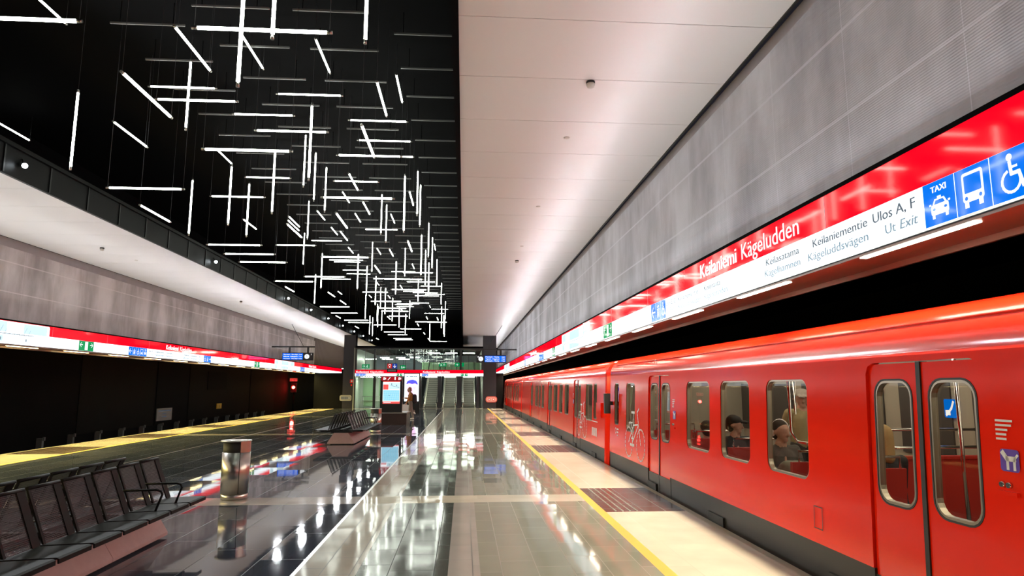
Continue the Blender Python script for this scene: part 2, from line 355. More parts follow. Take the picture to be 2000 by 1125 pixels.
# ---- platform floor: tiles laid in lengthwise strips and cross bands
fl = B()
def cell(x0, x1, ys, m):
    for a, b in ys: fl.face([(x0, a, 0), (x1, a, 0), (x1, b, 0), (x0, b, 0)], m)
bands = [(10.25, 10.9), (24.6, 25.25), (38.95, 39.6), (52.5, 53.1)]
gaps = []; p = YA
for a, b in bands: gaps.append((p, a)); p = b
gaps.append((p, 54.0))
for x0, x1, m in ((-10.05, -7.6, 't_dark'), (-7.56, -1.56, 't_dark'), (-1.52, -.97, 't_warm'), (-.97, -.13, 't_black'), (-.13, .17, 't_grey'), (.17, 1.84, 't_olive')):
    cell(x0, x1, gaps, m); cell(x0, x1, bands, 't_band' if x0 > -1.6 else 't_grey')
cell(-7.6, -7.56, [(YA, 54)], 'steel'); cell(-1.56, -1.52, [(YA, 54)], 'steel')
cell(1.84, 1.96, [(YA, 54)], 'yellow'); cell(-10.17, -10.05, [(YA, 54)], 'yellow')
patch = [(3.2, 5.6), (9.35, 11.5), (17.7, 19.8), (23.6, 25.6), (29.4, 31.3), (35.2, 37.3), (41.2, 43.2), (47.2, 49.2)]
pg = []; p = YA
for a, b in patch: pg.append((p, a)); p = b
pg.append((p, 54.0))
cell(1.96, 3.08, pg, 't_edge'); cell(1.96, 3.08, patch, 't_patch'); cell(3.08, 3.17, [(YA, 54)], 't_lip')
lp = [(18.2, 20.3), (23.6, 25.6), (29.4, 31.3), (35.2, 37.3), (41.2, 43.2), (47.2, 49.2)]
pg = []; p = YA
for a, b in lp: pg.append((p, a)); p = b
pg.append((p, 54.0))
cell(-11.6, -10.17, pg, 't_edge'); cell(-11.6, -10.17, lp, 't_patch'); cell(-11.7, -11.6, [(YA, 54)], 't_lip')
fl.face([(3.17, YA, 0), (3.17, 54, 0), (3.17, 54, -1.1), (3.17, YA, -1.1)], 'track')
fl.face([(-11.7, YA, 0), (-11.7, 54, 0), (-11.7, 54, -1.1), (-11.7, YA, -1.1)], 'track')
for a, b in patch[1:3]:                                        # raised studs in the tactile fields
    y = a + .06
    while y < b - .03:
        for x in (2.10, 2.20, 2.30, 2.40): fl.box(x, x + .022, y, y + .03, 0, .004, 't_band')
        y += .085
struct(fl.build('floor'))
b = B(); b.box(-15.4, -11.7, YA, YE, -1.2, -1.1, 'track'); b.box(3.17, 7.5, YA, YE, -1.2, -1.1, 'track'); struct(b.build('floor'))
b = B(); b.box(-11.7, 3.17, 54, 78, -.3, -.002, 't_grey'); struct(b.build('floor'))
# ---- white ceilings, panel by panel
def white_ceiling(x0, x1):
    b = B(); y = 6.8 - 12 * 1.42
    while y < 70: b.box(x0, x1, y + .006, min(y + 1.414, 70), 5.72, 5.80, 'white_ceiling'); y += 1.42
    b.box(x0, x1, YA, 70, 5.79, 5.84, 'black')
    return struct(b.build('ceiling'))
white_ceiling(-.18, 3.46); white_ceiling(-12.42, -8.78)
# ---- black void above the middle
b = B(); b.box(-11.2, 0.0, YA, 70, 8.05, 8.15, 'void'); struct(b.build('ceiling'))
b = B(); b.box(-.18, -.10, YA, 70, 5.70, 8.05, 'void'); struct(b.build('trim_1'))
b = B()
b.box(-8.78, -8.72, YA, 70, 5.70, 6.26, 'fascia')
y = YA
while y < 70: b.box(-8.72, -8.70, y, y + .04, 5.72, 6.26, 'black'); y += 1.42
b.box(-8.80, -8.66, YA, 70, 6.26, 6.34, 'fascia')
struct(b.build('trim_2'))
b = B(); b.box(-11.3, -11.2, YA, 70, 5.84, 8.15, 'void'); struct(b.build('wall_left'))
b = B(); b.box(-12.42, 3.5, 70, 70.1, 4.2, 8.15, 'void'); struct(b.build('wall_end'))
b = B(); b.box(-15.5, 7.6, YE, YE + .1, -1.2, 6, 'void'); struct(b.build('wall_end'))
b = B(); b.box(-15.5, 7.6, YA - .1, YA, -1.2, 8.15, 'void'); struct(b.build('wall_back'))
# ---- cladding walls above the sign bands
b = B(); b.box(3.46, 3.60, YA, YE, 3.5, 5.50, 'wall_r'); struct(b.build('wall_right'))
b = B(); b.box(3.52, 3.60, YA, YE, 5.50, 5.72, 'cornice_shade'); b.box(3.44, 3.47, YA, 70, 5.705, 5.72, 'black'); b.box(3.455, 3.465, YA, YE, 3.50, 3.555, 'void'); struct(b.build('trim_3'))
b = B(); b.box(-12.54, -12.40, YA, 56.5, 3.45, 5.46, 'wall_l'); struct(b.build('wall_left'))
b = B(); b.box(-12.54, -12.46, YA, 56.5, 5.46, 5.72, 'cornice_shade'); b.box(-12.405, -12.395, YA, 56.5, 3.45, 3.50, 'void'); struct(b.build('trim_4'))
b = B(); b.box(-12.56, -12.46, 56.5, 70, 3.45, 5.72, 'black'); y = 56.5
while y < 70: b.box(-12.46, -12.40, y, y + .16, 3.45, 5.72, 'slat'); y += .24
struct(b.build('wall_left'))
# ---- track sides
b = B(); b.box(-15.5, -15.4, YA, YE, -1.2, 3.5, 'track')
for y0, y1, m in ((28.2, 34.8, 'panel_grey'), (35.0, 38.8, 'panel_dark'), (39.0, 49.6, 'panel_grey'), (49.8, 56, 'panel_dark')): b.box(-15.4, -15.37, y0, y1, -.2, 3.4, m)
b.box(-15.37, -15.34, 41.6, 44.8, 1.5, 2.6, 'panel_dark')
struct(b.build('wall_left'))
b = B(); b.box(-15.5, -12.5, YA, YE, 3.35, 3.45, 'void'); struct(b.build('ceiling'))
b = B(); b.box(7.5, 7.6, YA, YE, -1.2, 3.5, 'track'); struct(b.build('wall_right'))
b = B(); b.box(3.85, 7.6, YA, YE, 3.4, 3.5, 'void'); struct(b.build('ceiling'))

# ================================================================ CEILING BATTENS
def batten(x, y):
    b = B(); b.box(x, x + 1.2, y - .014, y + .014, 7.64, 7.67, 'batten'); b.box(x + .15, x + .16, y - .005, y + .005, 7.68, 8.05, 'void'); b.box(x + 1.0, x + 1.01, y - .005, y + .005, 7.68, 8.05, 'void')
    o = b.build('ceiling_batten', origin=(x + .6, y, 7.64))
    return tag(o, 'thin grey batten under the black ceiling, one of many like rows', 'batten', 'grey battens under the black ceiling')
proto = batten(-1.25, 10.71 - 1.24 * 2)
for ci, (x, ph) in enumerate(((-1.25, 10.71), (-2.79, 10.09), (-4.35, 10.08), (-5.9, 10.70))):
    for k in range(-2, 34):
        y = ph + 1.24 * k
        if y > 52 or (ci == 0 and k == -2): continue
        c = proto.copy(); COL.objects.link(c); c.location = (x + .6, y, 7.64)

# ================================================================ LIGHT TUBES
TUBES = '''X-4.19,6.03,5.06,1.12;X-1.95,6.07,5.06,1.20;X-5.52,12.67,7.46,1.20;X-4.34,10.50,6.26,1.20;X-3.13,12.83,7.46,1.21;X-4.34,13.91,7.46,1.21;X-3.15,11.73,6.26,1.21;X-1.93,14.07,7.46,1.20;X-1.93,15.27,7.46,1.19;X-3.14,9.42,5.06,1.17;X-1.93,12.94,6.26,1.20;X-1.94,16.35,7.46,1.17;X-5.48,11.46,5.06,1.19;X-5.51,18.34,7.46,1.17;X-5.53,16.10,6.26,1.21;X-3.11,18.52,7.46,1.18;X-1.94,11.79,5.06,1.21;X-3.11,24.39,7.46,1.16;X-5.52,26.47,7.46,1.18;X-5.53,16.08,5.06,1.20;X-5.52,17.19,5.06,1.20;X-5.51,18.32,5.06,1.20;X-5.51,21.73,6.26,1.20;X-3.13,17.43,5.06,1.17;X-4.33,24.23,6.26,1.19;X-5.50,31.08,7.46,1.19;X-5.48,33.30,7.46,1.21;X-5.49,34.41,7.46,1.19;X-4.33,20.68,5.06,1.18;X-5.50,28.65,6.26,1.18;X-5.50,21.69,5.06,1.18;X-5.52,28.61,5.06,1.21;X-5.55,31.09,5.06,1.18;X-5.54,34.50,5.06,1.20;X-5.55,35.70,5.06,1.18;X-4.36,37.01,5.06,1.20;X-4.38,41.84,5.06,1.21;X-4.37,44.04,5.06,1.22;X-4.36,47.52,5.06,1.22;X-4.37,48.83,5.06,1.22;X-1.95,50.44,5.06,1.24;X-3.15,39.40,5.06,1.21;X-1.97,35.10,5.06,1.20;X-1.97,47.86,6.26,1.35;X-1.91,41.95,6.26,1.21;X-1.87,50.09,7.46,1.21;X-3.11,46.38,7.46,1.21;X-1.92,33.75,6.26,1.19;X-1.89,41.87,7.46,1.20;X-1.94,32.63,6.26,1.19;X-3.13,40.64,7.46,1.21;X-1.95,23.28,5.06,1.18;X-1.94,38.43,7.46,1.19;X-1.93,29.14,6.26,1.20;X-1.95,20.99,5.06,1.17;X-4.30,35.88,7.46,1.24;X-3.12,33.57,7.46,1.18;X-1.90,26.76,6.26,1.17;X-4.37,32.60,6.26,1.20;X-3.13,26.64,5.06,1.17;X-3.14,37.13,6.26,1.21;X-4.33,47.42,7.46,1.20;X-4.32,48.57,7.46,1.20;X-3.13,28.99,5.06,1.16;X-3.14,30.15,5.06,1.19;X-4.33,43.80,6.26,1.20;Z-2.21,6.25,5.32,1.41;Z-1.87,6.12,5.65,1.20;Z-1.05,6.50,5.84,1.20;Z-4.85,11.37,6.74,1.20;Z-6.09,10.35,5.66,1.20;Z-2.51,10.48,5.61,1.20;Z-3.75,15.19,6.91,1.20;Z-3.79,16.44,6.93,1.20;Z-3.81,17.84,7.02,1.20;Z-3.78,12.96,5.69,1.20;Z-4.88,13.75,5.63,1.20;Z-5.01,15.31,5.74,1.20;Z-6.08,14.80,5.64,1.20;Z-5.00,21.06,6.96,1.20;Z-6.14,25.38,6.90,1.20;Z-2.57,20.05,6.93,1.20;Z-2.57,21.32,6.96,1.20;Z-1.32,14.05,5.61,1.20;Z-1.32,17.75,6.94,1.20;Z-1.33,19.07,6.96,1.20;Z-1.31,23.38,6.88,1.20;Z-1.32,19.80,5.62,1.20;Z-1.29,25.75,6.89,1.20;Z-1.35,22.52,5.72,1.20;Z-1.35,24.64,5.68,1.20;Z-1.29,30.31,6.89,1.20;Z-3.76,26.84,6.91,1.20;Z-2.54,27.99,6.92,1.20;Z-2.53,24.36,5.65,1.20;Z-5.00,23.33,5.71,1.20;Z-3.72,23.14,5.66,1.20;Z-6.19,27.78,5.70,1.20;Z-3.96,26.91,5.93,1.20;Z-4.96,33.60,5.66,1.20;Z-3.74,28.02,5.69,1.20;Z-4.95,39.36,6.91,1.20;Z-3.68,30.98,5.63,1.20;Z-3.73,34.60,5.64,1.20;Z-3.75,38.45,5.67,1.20;Z-3.64,41.39,5.54,1.20;Z-6.05,46.48,6.78,1.20;Z-4.95,38.33,5.66,1.20;Z-4.97,40.37,5.64,1.20;Z-6.14,43.65,5.65,1.20;Z-5.99,43.91,5.57,1.20;Z-2.61,37.18,7.01,1.18;Z-1.31,36.97,6.83,1.20;Z-1.31,45.29,6.85,1.20;Z-1.30,37.54,5.56,1.20;Z-1.35,43.31,5.68,1.20;Z-1.27,42.40,5.45,1.20;Z-2.47,47.75,5.54,1.20;Z-3.65,44.40,6.77,1.20;Y-6.43,9.90,7.46,1.00;Y-10.31,15.16,7.46,1.32;Y-3.72,7.67,5.06,1.16;Y-3.74,8.83,6.26,1.16;Y-6.13,12.12,6.26,1.19;Y-3.73,11.17,7.46,1.14;Y-2.54,11.23,7.46,1.17;Y-1.36,10.26,6.26,1.23;Y-1.32,12.44,7.46,1.18;Y-1.36,8.97,5.06,1.16;Y-6.11,16.67,7.46,1.04;Y-6.08,13.20,5.06,1.23;Y-6.11,18.92,6.26,1.13;Y-4.78,18.53,6.26,1.14;Y-4.91,18.99,6.26,1.20;Y-3.72,14.50,5.06,1.20;Y-4.91,22.44,7.46,1.22;Y-2.53,13.51,5.06,1.22;Y-3.71,22.66,7.46,1.20;Y-2.56,16.93,6.26,1.18;Y-2.53,14.71,6.26,1.18;Y-3.68,20.16,7.46,1.18;Y-2.52,22.71,7.46,1.25;Y-1.33,15.95,6.26,1.20;Y-4.90,24.75,7.46,1.21;Y-3.71,20.24,6.26,1.22;Y-4.88,28.30,7.46,1.27;Y-1.34,15.94,5.06,1.20;Y-1.27,27.39,7.46,1.21;Y-3.71,28.44,7.46,1.30;Y-2.54,22.74,6.26,1.15;Y-2.53,19.22,5.06,1.25;Y-2.51,31.99,7.46,1.29;Y-6.10,23.48,5.06,1.17;Y-4.91,24.75,5.06,1.26;Y-6.13,32.90,6.26,1.07;Y-4.90,27.07,5.06,1.29;Y-6.15,32.81,5.06,1.21;Y-6.15,38.57,5.06,1.35;Y-6.18,48.03,5.06,1.35;Y-6.09,43.12,7.46,1.26;Y-3.88,34.24,6.26,1.07;Y-3.71,38.76,7.46,1.29;Y-4.92,37.67,7.46,1.14;Y-3.74,33.13,5.06,1.35;Y-2.55,36.78,5.06,1.35;Y-1.86,32.99,5.06,1.19;Y-1.35,33.36,5.06,1.35;Y-2.52,48.42,7.46,1.32;Y-2.56,42.77,5.06,1.35;Y-2.55,47.84,5.06,1.35;Y-3.78,40.14,6.26,1.08'''
def screen_y(p):
    d = Vector(p) - Vector((0, 0, EYE)); return 562.5 + F * d.dot(_m.to_3x3().col[1]) / d.dot(_m.to_3x3().col[2])
def light_tube(kind, x, y, z, ln, label, group):
    c = Vector((x, y, z)); d = Vector({'X': (1, 0, 0), 'Y': (0, 1, 0), 'Z': (0, 0, 1)}[kind])
    a, e = c - d * ln / 2, c + d * ln / 2
    r = 0.0175
    far = y > 24
    if far:
        b = B(); b.tube([a, e], r, 'tube', 8); b.tube([a - d * .03, a], r * .9, 'steel', 6); b.tube([e, e + d * .03], r * .9, 'steel', 6)
        for q in ((a, e) if kind != 'Z' else (e,)): b.tube([q, (q.x, q.y, 8.05)], 0.0016, 'wire', 3)
        return tag(b.build('light_tube', origin=c), label, 'light tube', group)
    t = thing('light_tube', label, 'light tube', c, group)
    B().tube([a, e], r, 'tube', 10).build('glowing_tube', t)
    for q, s in ((a, -1), (e, 1)): B().tube([q, q + d * s * .055], r * 0.95, 'steel', 10).build('end_cap', t)
    for q in ((a - d * .03, e + d * .03) if kind != 'Z' else (e + d * .05,)):
        if q.z < 7.9: B().tube([q, (q.x, q.y, 8.05)], 0.0020, 'wire', 4).build('hanging_wire', t)
    return t
tl = []
for q in TUBES.split(';'): tl.append((q[0], *map(float, q[1:].split(','))))
WORD = {'X': ('crosswise', 'light tubes hung crosswise'), 'Z': ('upright', 'light tubes hung upright'), 'Y': ('lengthwise', 'light tubes hung lengthwise')}
for k in 'XZY':
    g = sorted([t for t in tl if t[0] == k], key=lambda t: screen_y(t[1:4]))
    for i, t in enumerate(g):
        light_tube(*t, "white light tube hung %s, %s %s tube counting down from the picture's top" % (WORD[k][0], ordinal(i + 1), WORD[k][0]), WORD[k][1])

# ================================================================ SPOTLIGHTS AND DETECTORS
def spot_lamp(y, i):
    t = thing('spotlight', 'small lit spotlight on the long black fascia, %s from the near end' % ORD[i], 'spotlight', (-8.6, y, 5.99), 'spotlights along the black fascia')
    c = Vector((-8.62, y, 5.98)); d = Vector((.45, -.85, -.28)).normalized()
    B().tube([c - d * .09, c - d * .02, c + d * .06], [.035, .055, .06], 'black', 12).build('lamp_housing', t)
    B().tube([c + d * .055, c + d * .066], [.052, .05], 'spot', 12).build('lens', t)
    B().tube([c - d * .04, (-8.68, y + .02, 6.04), (-8.71, y + .04, 6.12)], .012, 'black', 6).build('bracket', t)
    l = bpy.data.lights.new('spot_beam', 'SPOT'); l.energy = 700; l.spot_size = R(115); l.spot_blend = .6; l.shadow_soft_size = .17; l.color = (.93, .97, 1)
    lo = bpy.data.objects.new('spot_beam', l); COL.objects.link(lo); lo.parent = t; q = c + d * .09; lo.location = q - t.location
    lo.rotation_mode = 'QUATERNION'; lo.rotation_quaternion = Vector((.8, -.45, -.3)).to_track_quat('-Z', 'Y')
for i, y in enumerate((13.2, 23.35, 33.0, 37.9, 42.7, 47.8, 52.8, 57.5, 62.9)): spot_lamp(y, i)
M['det'] = mat('detector_plastic', (0.62, 0.58, 0.53), 0.45)
def detector(x, y, big, label):
    t = thing('smoke_detector' if big else 'ceiling_sensor', label, 'detector', (x, y, 5.72), 'detectors on the white ceilings')
    if big:
        B().lathe((x, y, 5.72), [(.055, 0), (.06, -.012), (.06, -.03), (.055, -.034)], 'black', 20).build('base', t)
        B().lathe((x, y, 5.686), [(.056, 0), (.058, -.02), (.05, -.034), (.046, -.05), (.02, -.058), (.001, -.058)], 'det', 20).build('sensing_head', t)
    else:
        B().lathe((x, y, 5.72), [(.05, 0), (.048, -.01), (.03, -.018), (.001, -.019)], 'det', 16).build('cover', t)
detector(1.64, 8.27, True, 'round smoke detector on the white ceiling seam, largest one, high over the platform')
detector(1.63, 10.3, False, 'flat round ceiling sensor just beyond the largest smoke detector')
detector(1.63, 14.5, False, 'flat round ceiling sensor, second flat one along the white ceiling over the train side')
detector(1.63, 18.8, False, 'flat round ceiling sensor close before the far smoke detector over the train side')
detector(1.66, 21.0, True, 'small dark smoke detector, second bulging one along the train side ceiling')
detector(-10.6, 19.9, True, 'dark smoke detector on the white ceiling over the empty track side, near one')
detector(-10.55, 21.85, False, 'flat sensor just beyond the near detector over the empty track side')
detector(-10.6, 32.2, True, 'small dark detector midway along the white ceiling over the empty track side')
t = thing('hanging_loudspeaker', 'small white round speaker hanging on a rod before the dark column', 'loudspeaker', (-9.3, 56.4, 5.72))
B().tube([(-9.3, 56.4, 5.72), (-9.3, 56.4, 4.8)], .02, 'white_paint', 6).build('rod', t)
B().lathe((-9.3, 56.4, 4.55), [(.02, .25), (.12, .2), (.2, .1), (.2, 0), (.12, -.06), (.001, -.07)], 'white_paint', 16).build('speaker_body', t)

# ================================================================ SIGN BANDS
def pic_arrow(A, a, b, w, flip, m):
    s = -1 if flip else 1
    A.line([(a - w * .3 * s, b), (a + w * .32 * s, b)], w * .09, m); A.line([(a - w * .02 * s, b + w * .3), (a - w * .32 * s, b), (a - w * .02 * s, b - w * .3)], w * .09, m)
def pic_lift(A, a, b, w, m):
    A.line([(a - w * .22, b - w * .36), (a + w * .22, b - w * .36), (a + w * .22, b + w * .12), (a - w * .22, b + w * .12), (a - w * .22, b - w * .36)], w * .04, m)
    for dx in (-.1, .1): A.disc(a + dx * w, b + w * .03, w * .05, m, n=10); A.rect(a + dx * w - w * .06, a + dx * w + w * .06, b - w * .3, b - w * .03, m)
    A.poly([(a - w * .16, b + w * .2), (a - w * .02, b + w * .2), (a - w * .09, b + w * .34)], m); A.poly([(a + w * .16, b + w * .34), (a + w * .02, b + w * .34), (a + w * .09, b + w * .2)], m)
def pic_wheelchair(A, a, b, w, m):
    A.disc(a - w * .02, b + w * .34, w * .075, m, n=12); A.line([(a - w * .02, b + w * .24), (a, b), (a + w * .18, b), (a + w * .26, b - w * .3)], w * .08, m)
    A.arc(a - w * .02, b - w * .14, w * .22, R(110), R(380), w * .06, m); A.line([(a, b + w * .13), (a + w * .14, b + w * .13)], w * .05, m)
def pic_bus(A, a, b, w, m, bg):
    A.rr(a - w * .30, a + w * .30, b - w * .26, b + w * .40, w * .07, m); A.rr(a - w * .24, a + w * .24, b - w * .06, b + w * .33, w * .03, bg, .0048)
    for s in (-1, 1):
        A.rect(a + s * w * .2 - w * .06, a + s * w * .2 + w * .06, b - w * .38, b - w * .25, m); A.disc(a + s * w * .2, b - w * .17, w * .045, bg, .0048, 10)
def pic_taxi(A, a, b, w, m, bg):
    A.poly([(a - w * .26, b + .02 * w), (a - w * .17, b + w * .17), (a + w * .17, b + w * .17), (a + w * .26, b + .02 * w)], m)
    A.rect(a - w * .07, a + w * .07, b + w * .17, b + w * .23, m); A.rr(a - w * .31, a + w * .31, b - w * .24, b + w * .03, w * .06, m)
    A.poly([(a - w * .19, b + .03 * w), (a - w * .13, b + w * .13), (a + w * .13, b + w * .13), (a + w * .19, b + .03 * w)], bg, .0048)
    for s in (-1, 1):
        A.rect(a + s * w * .23 - w * .05, a + s * w * .23 + w * .05, b - w * .33, b - w * .22, m); A.disc(a + s * w * .2, b - w * .09, w * .055, bg, .0048, 10, w * .035)
        A.rect(a + s * w * .33 - w * .04, a + s * w * .33 + w * .04, b + w * .02, b + w * .07, m)
def pic_man(A, a, b, w, s, m):
    A.disc(a + s * w * .1, b + w * .3, w * .07, m, n=10); A.line([(a + s * w * .05, b + w * .2), (a - s * w * .03, b - w * .05), (a + s * w * .15, b - w * .18), (a + s * w * .1, b - w * .36)], w * .1, m)
    A.line([(a - s * w * .03, b - w * .05), (a - s * w * .16, b - w * .22), (a - s * w * .3, b - w * .22)], w * .09, m); A.line([(a + s * w * .22, b + w * .02), (a + s * w * .02, b + w * .16), (a - s * w * .14, b + w * .05)], w * .07, m)
def pic_exit(A, a0, a1, b, h, m):
    """arrow, door with running figure, arrow"""
    w = (a1 - a0) / 3
    pic_arrow(A, a0 + w * .5, b + h * .1, w * .8, False, m); pic_arrow(A, a0 + w * 2.5, b + h * .1, w * .8, True, m)
    A.rect(a0 + w * 1.2, a0 + w * 1.8, b - h * .42, b + h * .42, m)
def map_panel(fn, a0, a1, b0, b1, par, boxy=True):
    """line map on white: pale fields, the metro line with stops, slanting names"""
    A = Art(fn); W = a1 - a0; H = b1 - b0; rnd = random.Random(int(abs(a0) * 10))
    A.rr(a0, a1, b0, b1, .06, 'w_face', .004)
    for f0, f1, g0, g1 in ((.02, .16, .55, .95), (.33, .68, .5, .97), (.02, .10, .03, .38), (.32, .66, .04, .33), (.8, .98, .5, .95)): A.rect(a0 + f0 * W, a0 + f1 * W, b0 + g0 * H, b0 + g1 * H, 'pale_face', .0045)
    A.line([(a0 + .04 * W, b0 + .42 * H), (a1 - .12 * W, b0 + .42 * H)], .018, 'k_ink2', .005)
    if boxy: A.line([(a1 - .2 * W, b0 + .42 * H), (a1 - .16 * W, b0 + .62 * H), (a1 - .06 * W, b0 + .62 * H), (a1 - .06 * W, b0 + .22 * H), (a1 - .16 * W, b0 + .22 * H), (a1 - .2 * W, b0 + .38 * H)], .016, 'k_ink2', .005)
    for i in range(24):
        a = a0 + W * (.06 + .78 * i / 23); A.disc(a, b0 + .42 * H, .016, 'k_ink', .0055, 8)
        l = .09 + rnd.random() * .1; A.line([(a, b0 + .48 * H), (a + l * .6, b0 + .48 * H + l)], .010, 'k_ink2', .005)
    for i in range(5): A.rect(a0 + W * (.1 + .18 * i), a0 + W * (.1 + .18 * i) + .05, b0 + .1 * H, b0 + .24 * H, 'k_ink2', .005)
    return A.build('line_map', par)
def sign_band(name, label, loc, fn, y0, y1, sgn, x, zt, zw, zb, maps, greens, depth, zs):
    """long light box: housing, lit red strip above lit white strip. fn(a,b,lift): a runs left to right as read"""
    t = thing(name, label, 'station sign', loc)
    xb = x + depth
    b = B(); b.box(min(x + .02 * sgn, xb), max(x + .02 * sgn, xb), y0, y1, zb - .02, zt + .02, 'black'); b.build('housing', t)
    A = Art(fn); aa = (min(sgn * -y0, sgn * -y1), max(sgn * -y0, sgn * -y1))
    A.rect(aa[0], aa[1], zw, zt, 'r_face', 0.0); A.build('red_strip', t)
    A = Art(fn); A.rect(aa[0], aa[1], zb, zw, 'w_face', 0.0); A.build('white_strip', t)
    A = Art(fn); a = aa[0]; A.rect(aa[0], aa[1], zt - .008, zt + .034, 'void', .003); A.rect(aa[0], aa[1], zb - .016, zb, 'steel', .003)
    while a < aa[1]: A.rect(a, a + .006, zb, zt, 'k_ink2', .0022); a += 3.05
    A.build('trim_frame', t)
    return t
# ---- band over the train (reads towards the camera)
XR = 3.36
fr = lambda a, b, l: (XR - l, -a, b)
sr = sign_band('platform_sign', 'long lit red and white station sign band running above the train', (XR, 30, 2.83), fr, YA, 76, 1, XR, 3.48, 3.16, 2.84, [], [], .46, 2.8)
def picto(par, fn, sq, b0, b1, kinds, bg, name='pictogram'):
    for (a0, a1), k in zip(sq, kinds):
        A = Art(fn); A.rect(a0, a1 - .006, b0, b1, bg, .003)
        a, b, w = (a0 + a1) / 2, (b0 + b1) / 2, min(a1 - a0, b1 - b0)
        i = 'w_ink'
        if k == 'al': pic_arrow(A, a, b, w, False, i)
        if k == 'ar': pic_arrow(A, a, b, w, True, i)
        if k == 'lift': pic_lift(A, a, b, w, i)
        if k == 'chair': pic_wheelchair(A, a, b, w, i)
        if k == 'bus': pic_bus(A, a, b, w, i, bg)
        if k == 'taxi':
            pic_taxi(A, a, b - w * .06, w * .9, i, bg)
        if k == 'exit': pic_exit(A, a0, a1, b, b1 - b0, i)
        o = A.build(name, par)
        if k == 'taxi': lettering(fn, 'TAXI', a - w * .24, b + w * .25, w * .15, 'w_ink', o, w * .48)
ZW0, ZW1 = 2.842, 3.158
picto(sr, fr, [(-4.52, -4.2), (-4.2, -3.89), (-3.89, -3.57)], ZW0, ZW1, ['taxi', 'bus', 'chair'], 'b_face')
picto(sr, fr, [(-11.73, -11.44), (-11.44, -11.15), (-11.15, -10.86)], ZW0, ZW1, ['al', 'lift', 'chair'], 'b_face')
picto(sr, fr, [(-15.89, -14.95)], ZW0, ZW1, ['exit'], 'g_face'); picto(sr, fr, [(-25.3, -24.5)], ZW0, ZW1, ['exit'], 'g_face')
picto(sr, fr, [(-29.9, -29.3), (-29.3, -28.7), (-28.7, -28.1)], ZW0, ZW1, ['taxi', 'bus', 'ar'], 'b_face')
picto(sr, fr, [(-37.0, -36.5)], ZW0, ZW1, ['al'], 'b_face')
L2 = lambda s, a, b, c, m, w, **k: lettering(fr, s, a, b, c, m, sr, w, **k)
for dy, big in ((0, True), (24.6, False)):
    L2('Keilaniemi', -9.16 - dy, 3.225, .2, 'w_ink', 1.26, bold=.012); L2('Kägeludden', -7.74 - dy, 3.225, .2, 'w_ink', 1.40, bold=.003)
    L2('Ulos A, F', -5.13 - dy, 3.03, .085, 'k_ink', .52); L2('Ut', -4.98 - dy, 2.905, .08, 'k_ink2', .13); L2('Exit', -4.80 - dy, 2.905, .08, 'k_ink2', .20, shear=.2)
    L2('Keilaniementie', -6.09 - dy, 3.03, .08, 'k_ink', .88); L2('Kägeluddsvägen', -6.19 - dy, 2.91, .08, 'k_ink2', .98)
    L2('Keilasatama', -7.10 - dy, 3.03, .08, 'k_ink', .74); L2('Kägelhamnen', -7.14 - dy, 2.91, .08, 'k_ink2', .79)
    L2('Keilaranta', -9.05 - dy, 3.03, .08, 'k_ink', .60); L2('Kägelstranden', -9.05 - dy, 2.91, .08, 'k_ink2', .83)
    L2('Keilaniementie', -10.2 - dy, 3.03, .08, 'k_ink', .90); L2('Kägeluddsvägen', -10.2 - dy, 2.91, .08, 'k_ink2', 1.0)
    L2('Ulos B, G', -10.83 - dy, 3.03, .08, 'k_ink', .50); L2('Ut', -10.83 - dy, 2.91, .08, 'k_ink2', .13); L2('Exit', -10.62 - dy, 2.91, .08, 'k_ink2', .20, shear=.2)
map_panel(fr, -22.8, -17.7, 2.86, 3.44, sr); map_panel(fr, -56.0, -49.7, 2.86, 3.44, sr)
# ---- soffit lamps under the bands: slot lights let into the underside
def soffit(sgn, x0, x1, z, lamp, ph, par, xl, zt, col, watts, tilt):
    b = B(); b.box(min(x0, x1), max(x0, x1), YA, 76, z - .0, z + .02, 'soffit')
    b.box(min(x1, x1 + .03 * sgn), max(x1, x1 + .03 * sgn), YA, 76, z - .05, z + .25, 'soffit'); b.build('soffit', par)
    b = B(); b.face([(x0 - .005 * sgn, YA, zt - .01), (x0 - .005 * sgn, 70, zt - .01), (x0 + .004 * sgn, 70, zt + .008), (x0 + .004 * sgn, YA, zt + .008)], 'cove' if sgn > 0 else 'cove_l')
    b.box(min(x0 + .005 * sgn, x0 + .015 * sgn), max(x0 + .005 * sgn, x0 + .015 * sgn), YA, 70, zt - .01, zt + .012, 'black'); b.build('cove_lamp', par)
    y = ph
    while y < 75:
        if y > YA: B().box(xl - .03, xl + .03, y, y + 1.3, z - .008, z + .004, lamp).build('slot_lamp', par)
        y += 2.63
    for i in range(11):                                        # the light the slots throw down on the platform edge
        l = bpy.data.lights.new('slot_light', 'AREA'); l.shape = 'RECTANGLE'; l.size = .06; l.size_y = 7.6; l.energy = watts; l.color = col; l.spread = R(105)
        lo = bpy.data.objects.new('slot_light', l); COL.objects.link(lo); lo.parent = par; lo.location = Vector((x0 + .03 * sgn, -5 + 8 * i, z - .02)) - par.location
        lo.rotation_euler = (0, R(tilt) * sgn, 0)
soffit(1, 3.38, 3.84, 2.80, 'strip', 4.12 - 2.63 * 5, sr, 3.43, 3.50, (1.0, .88, .68), 180, 26)
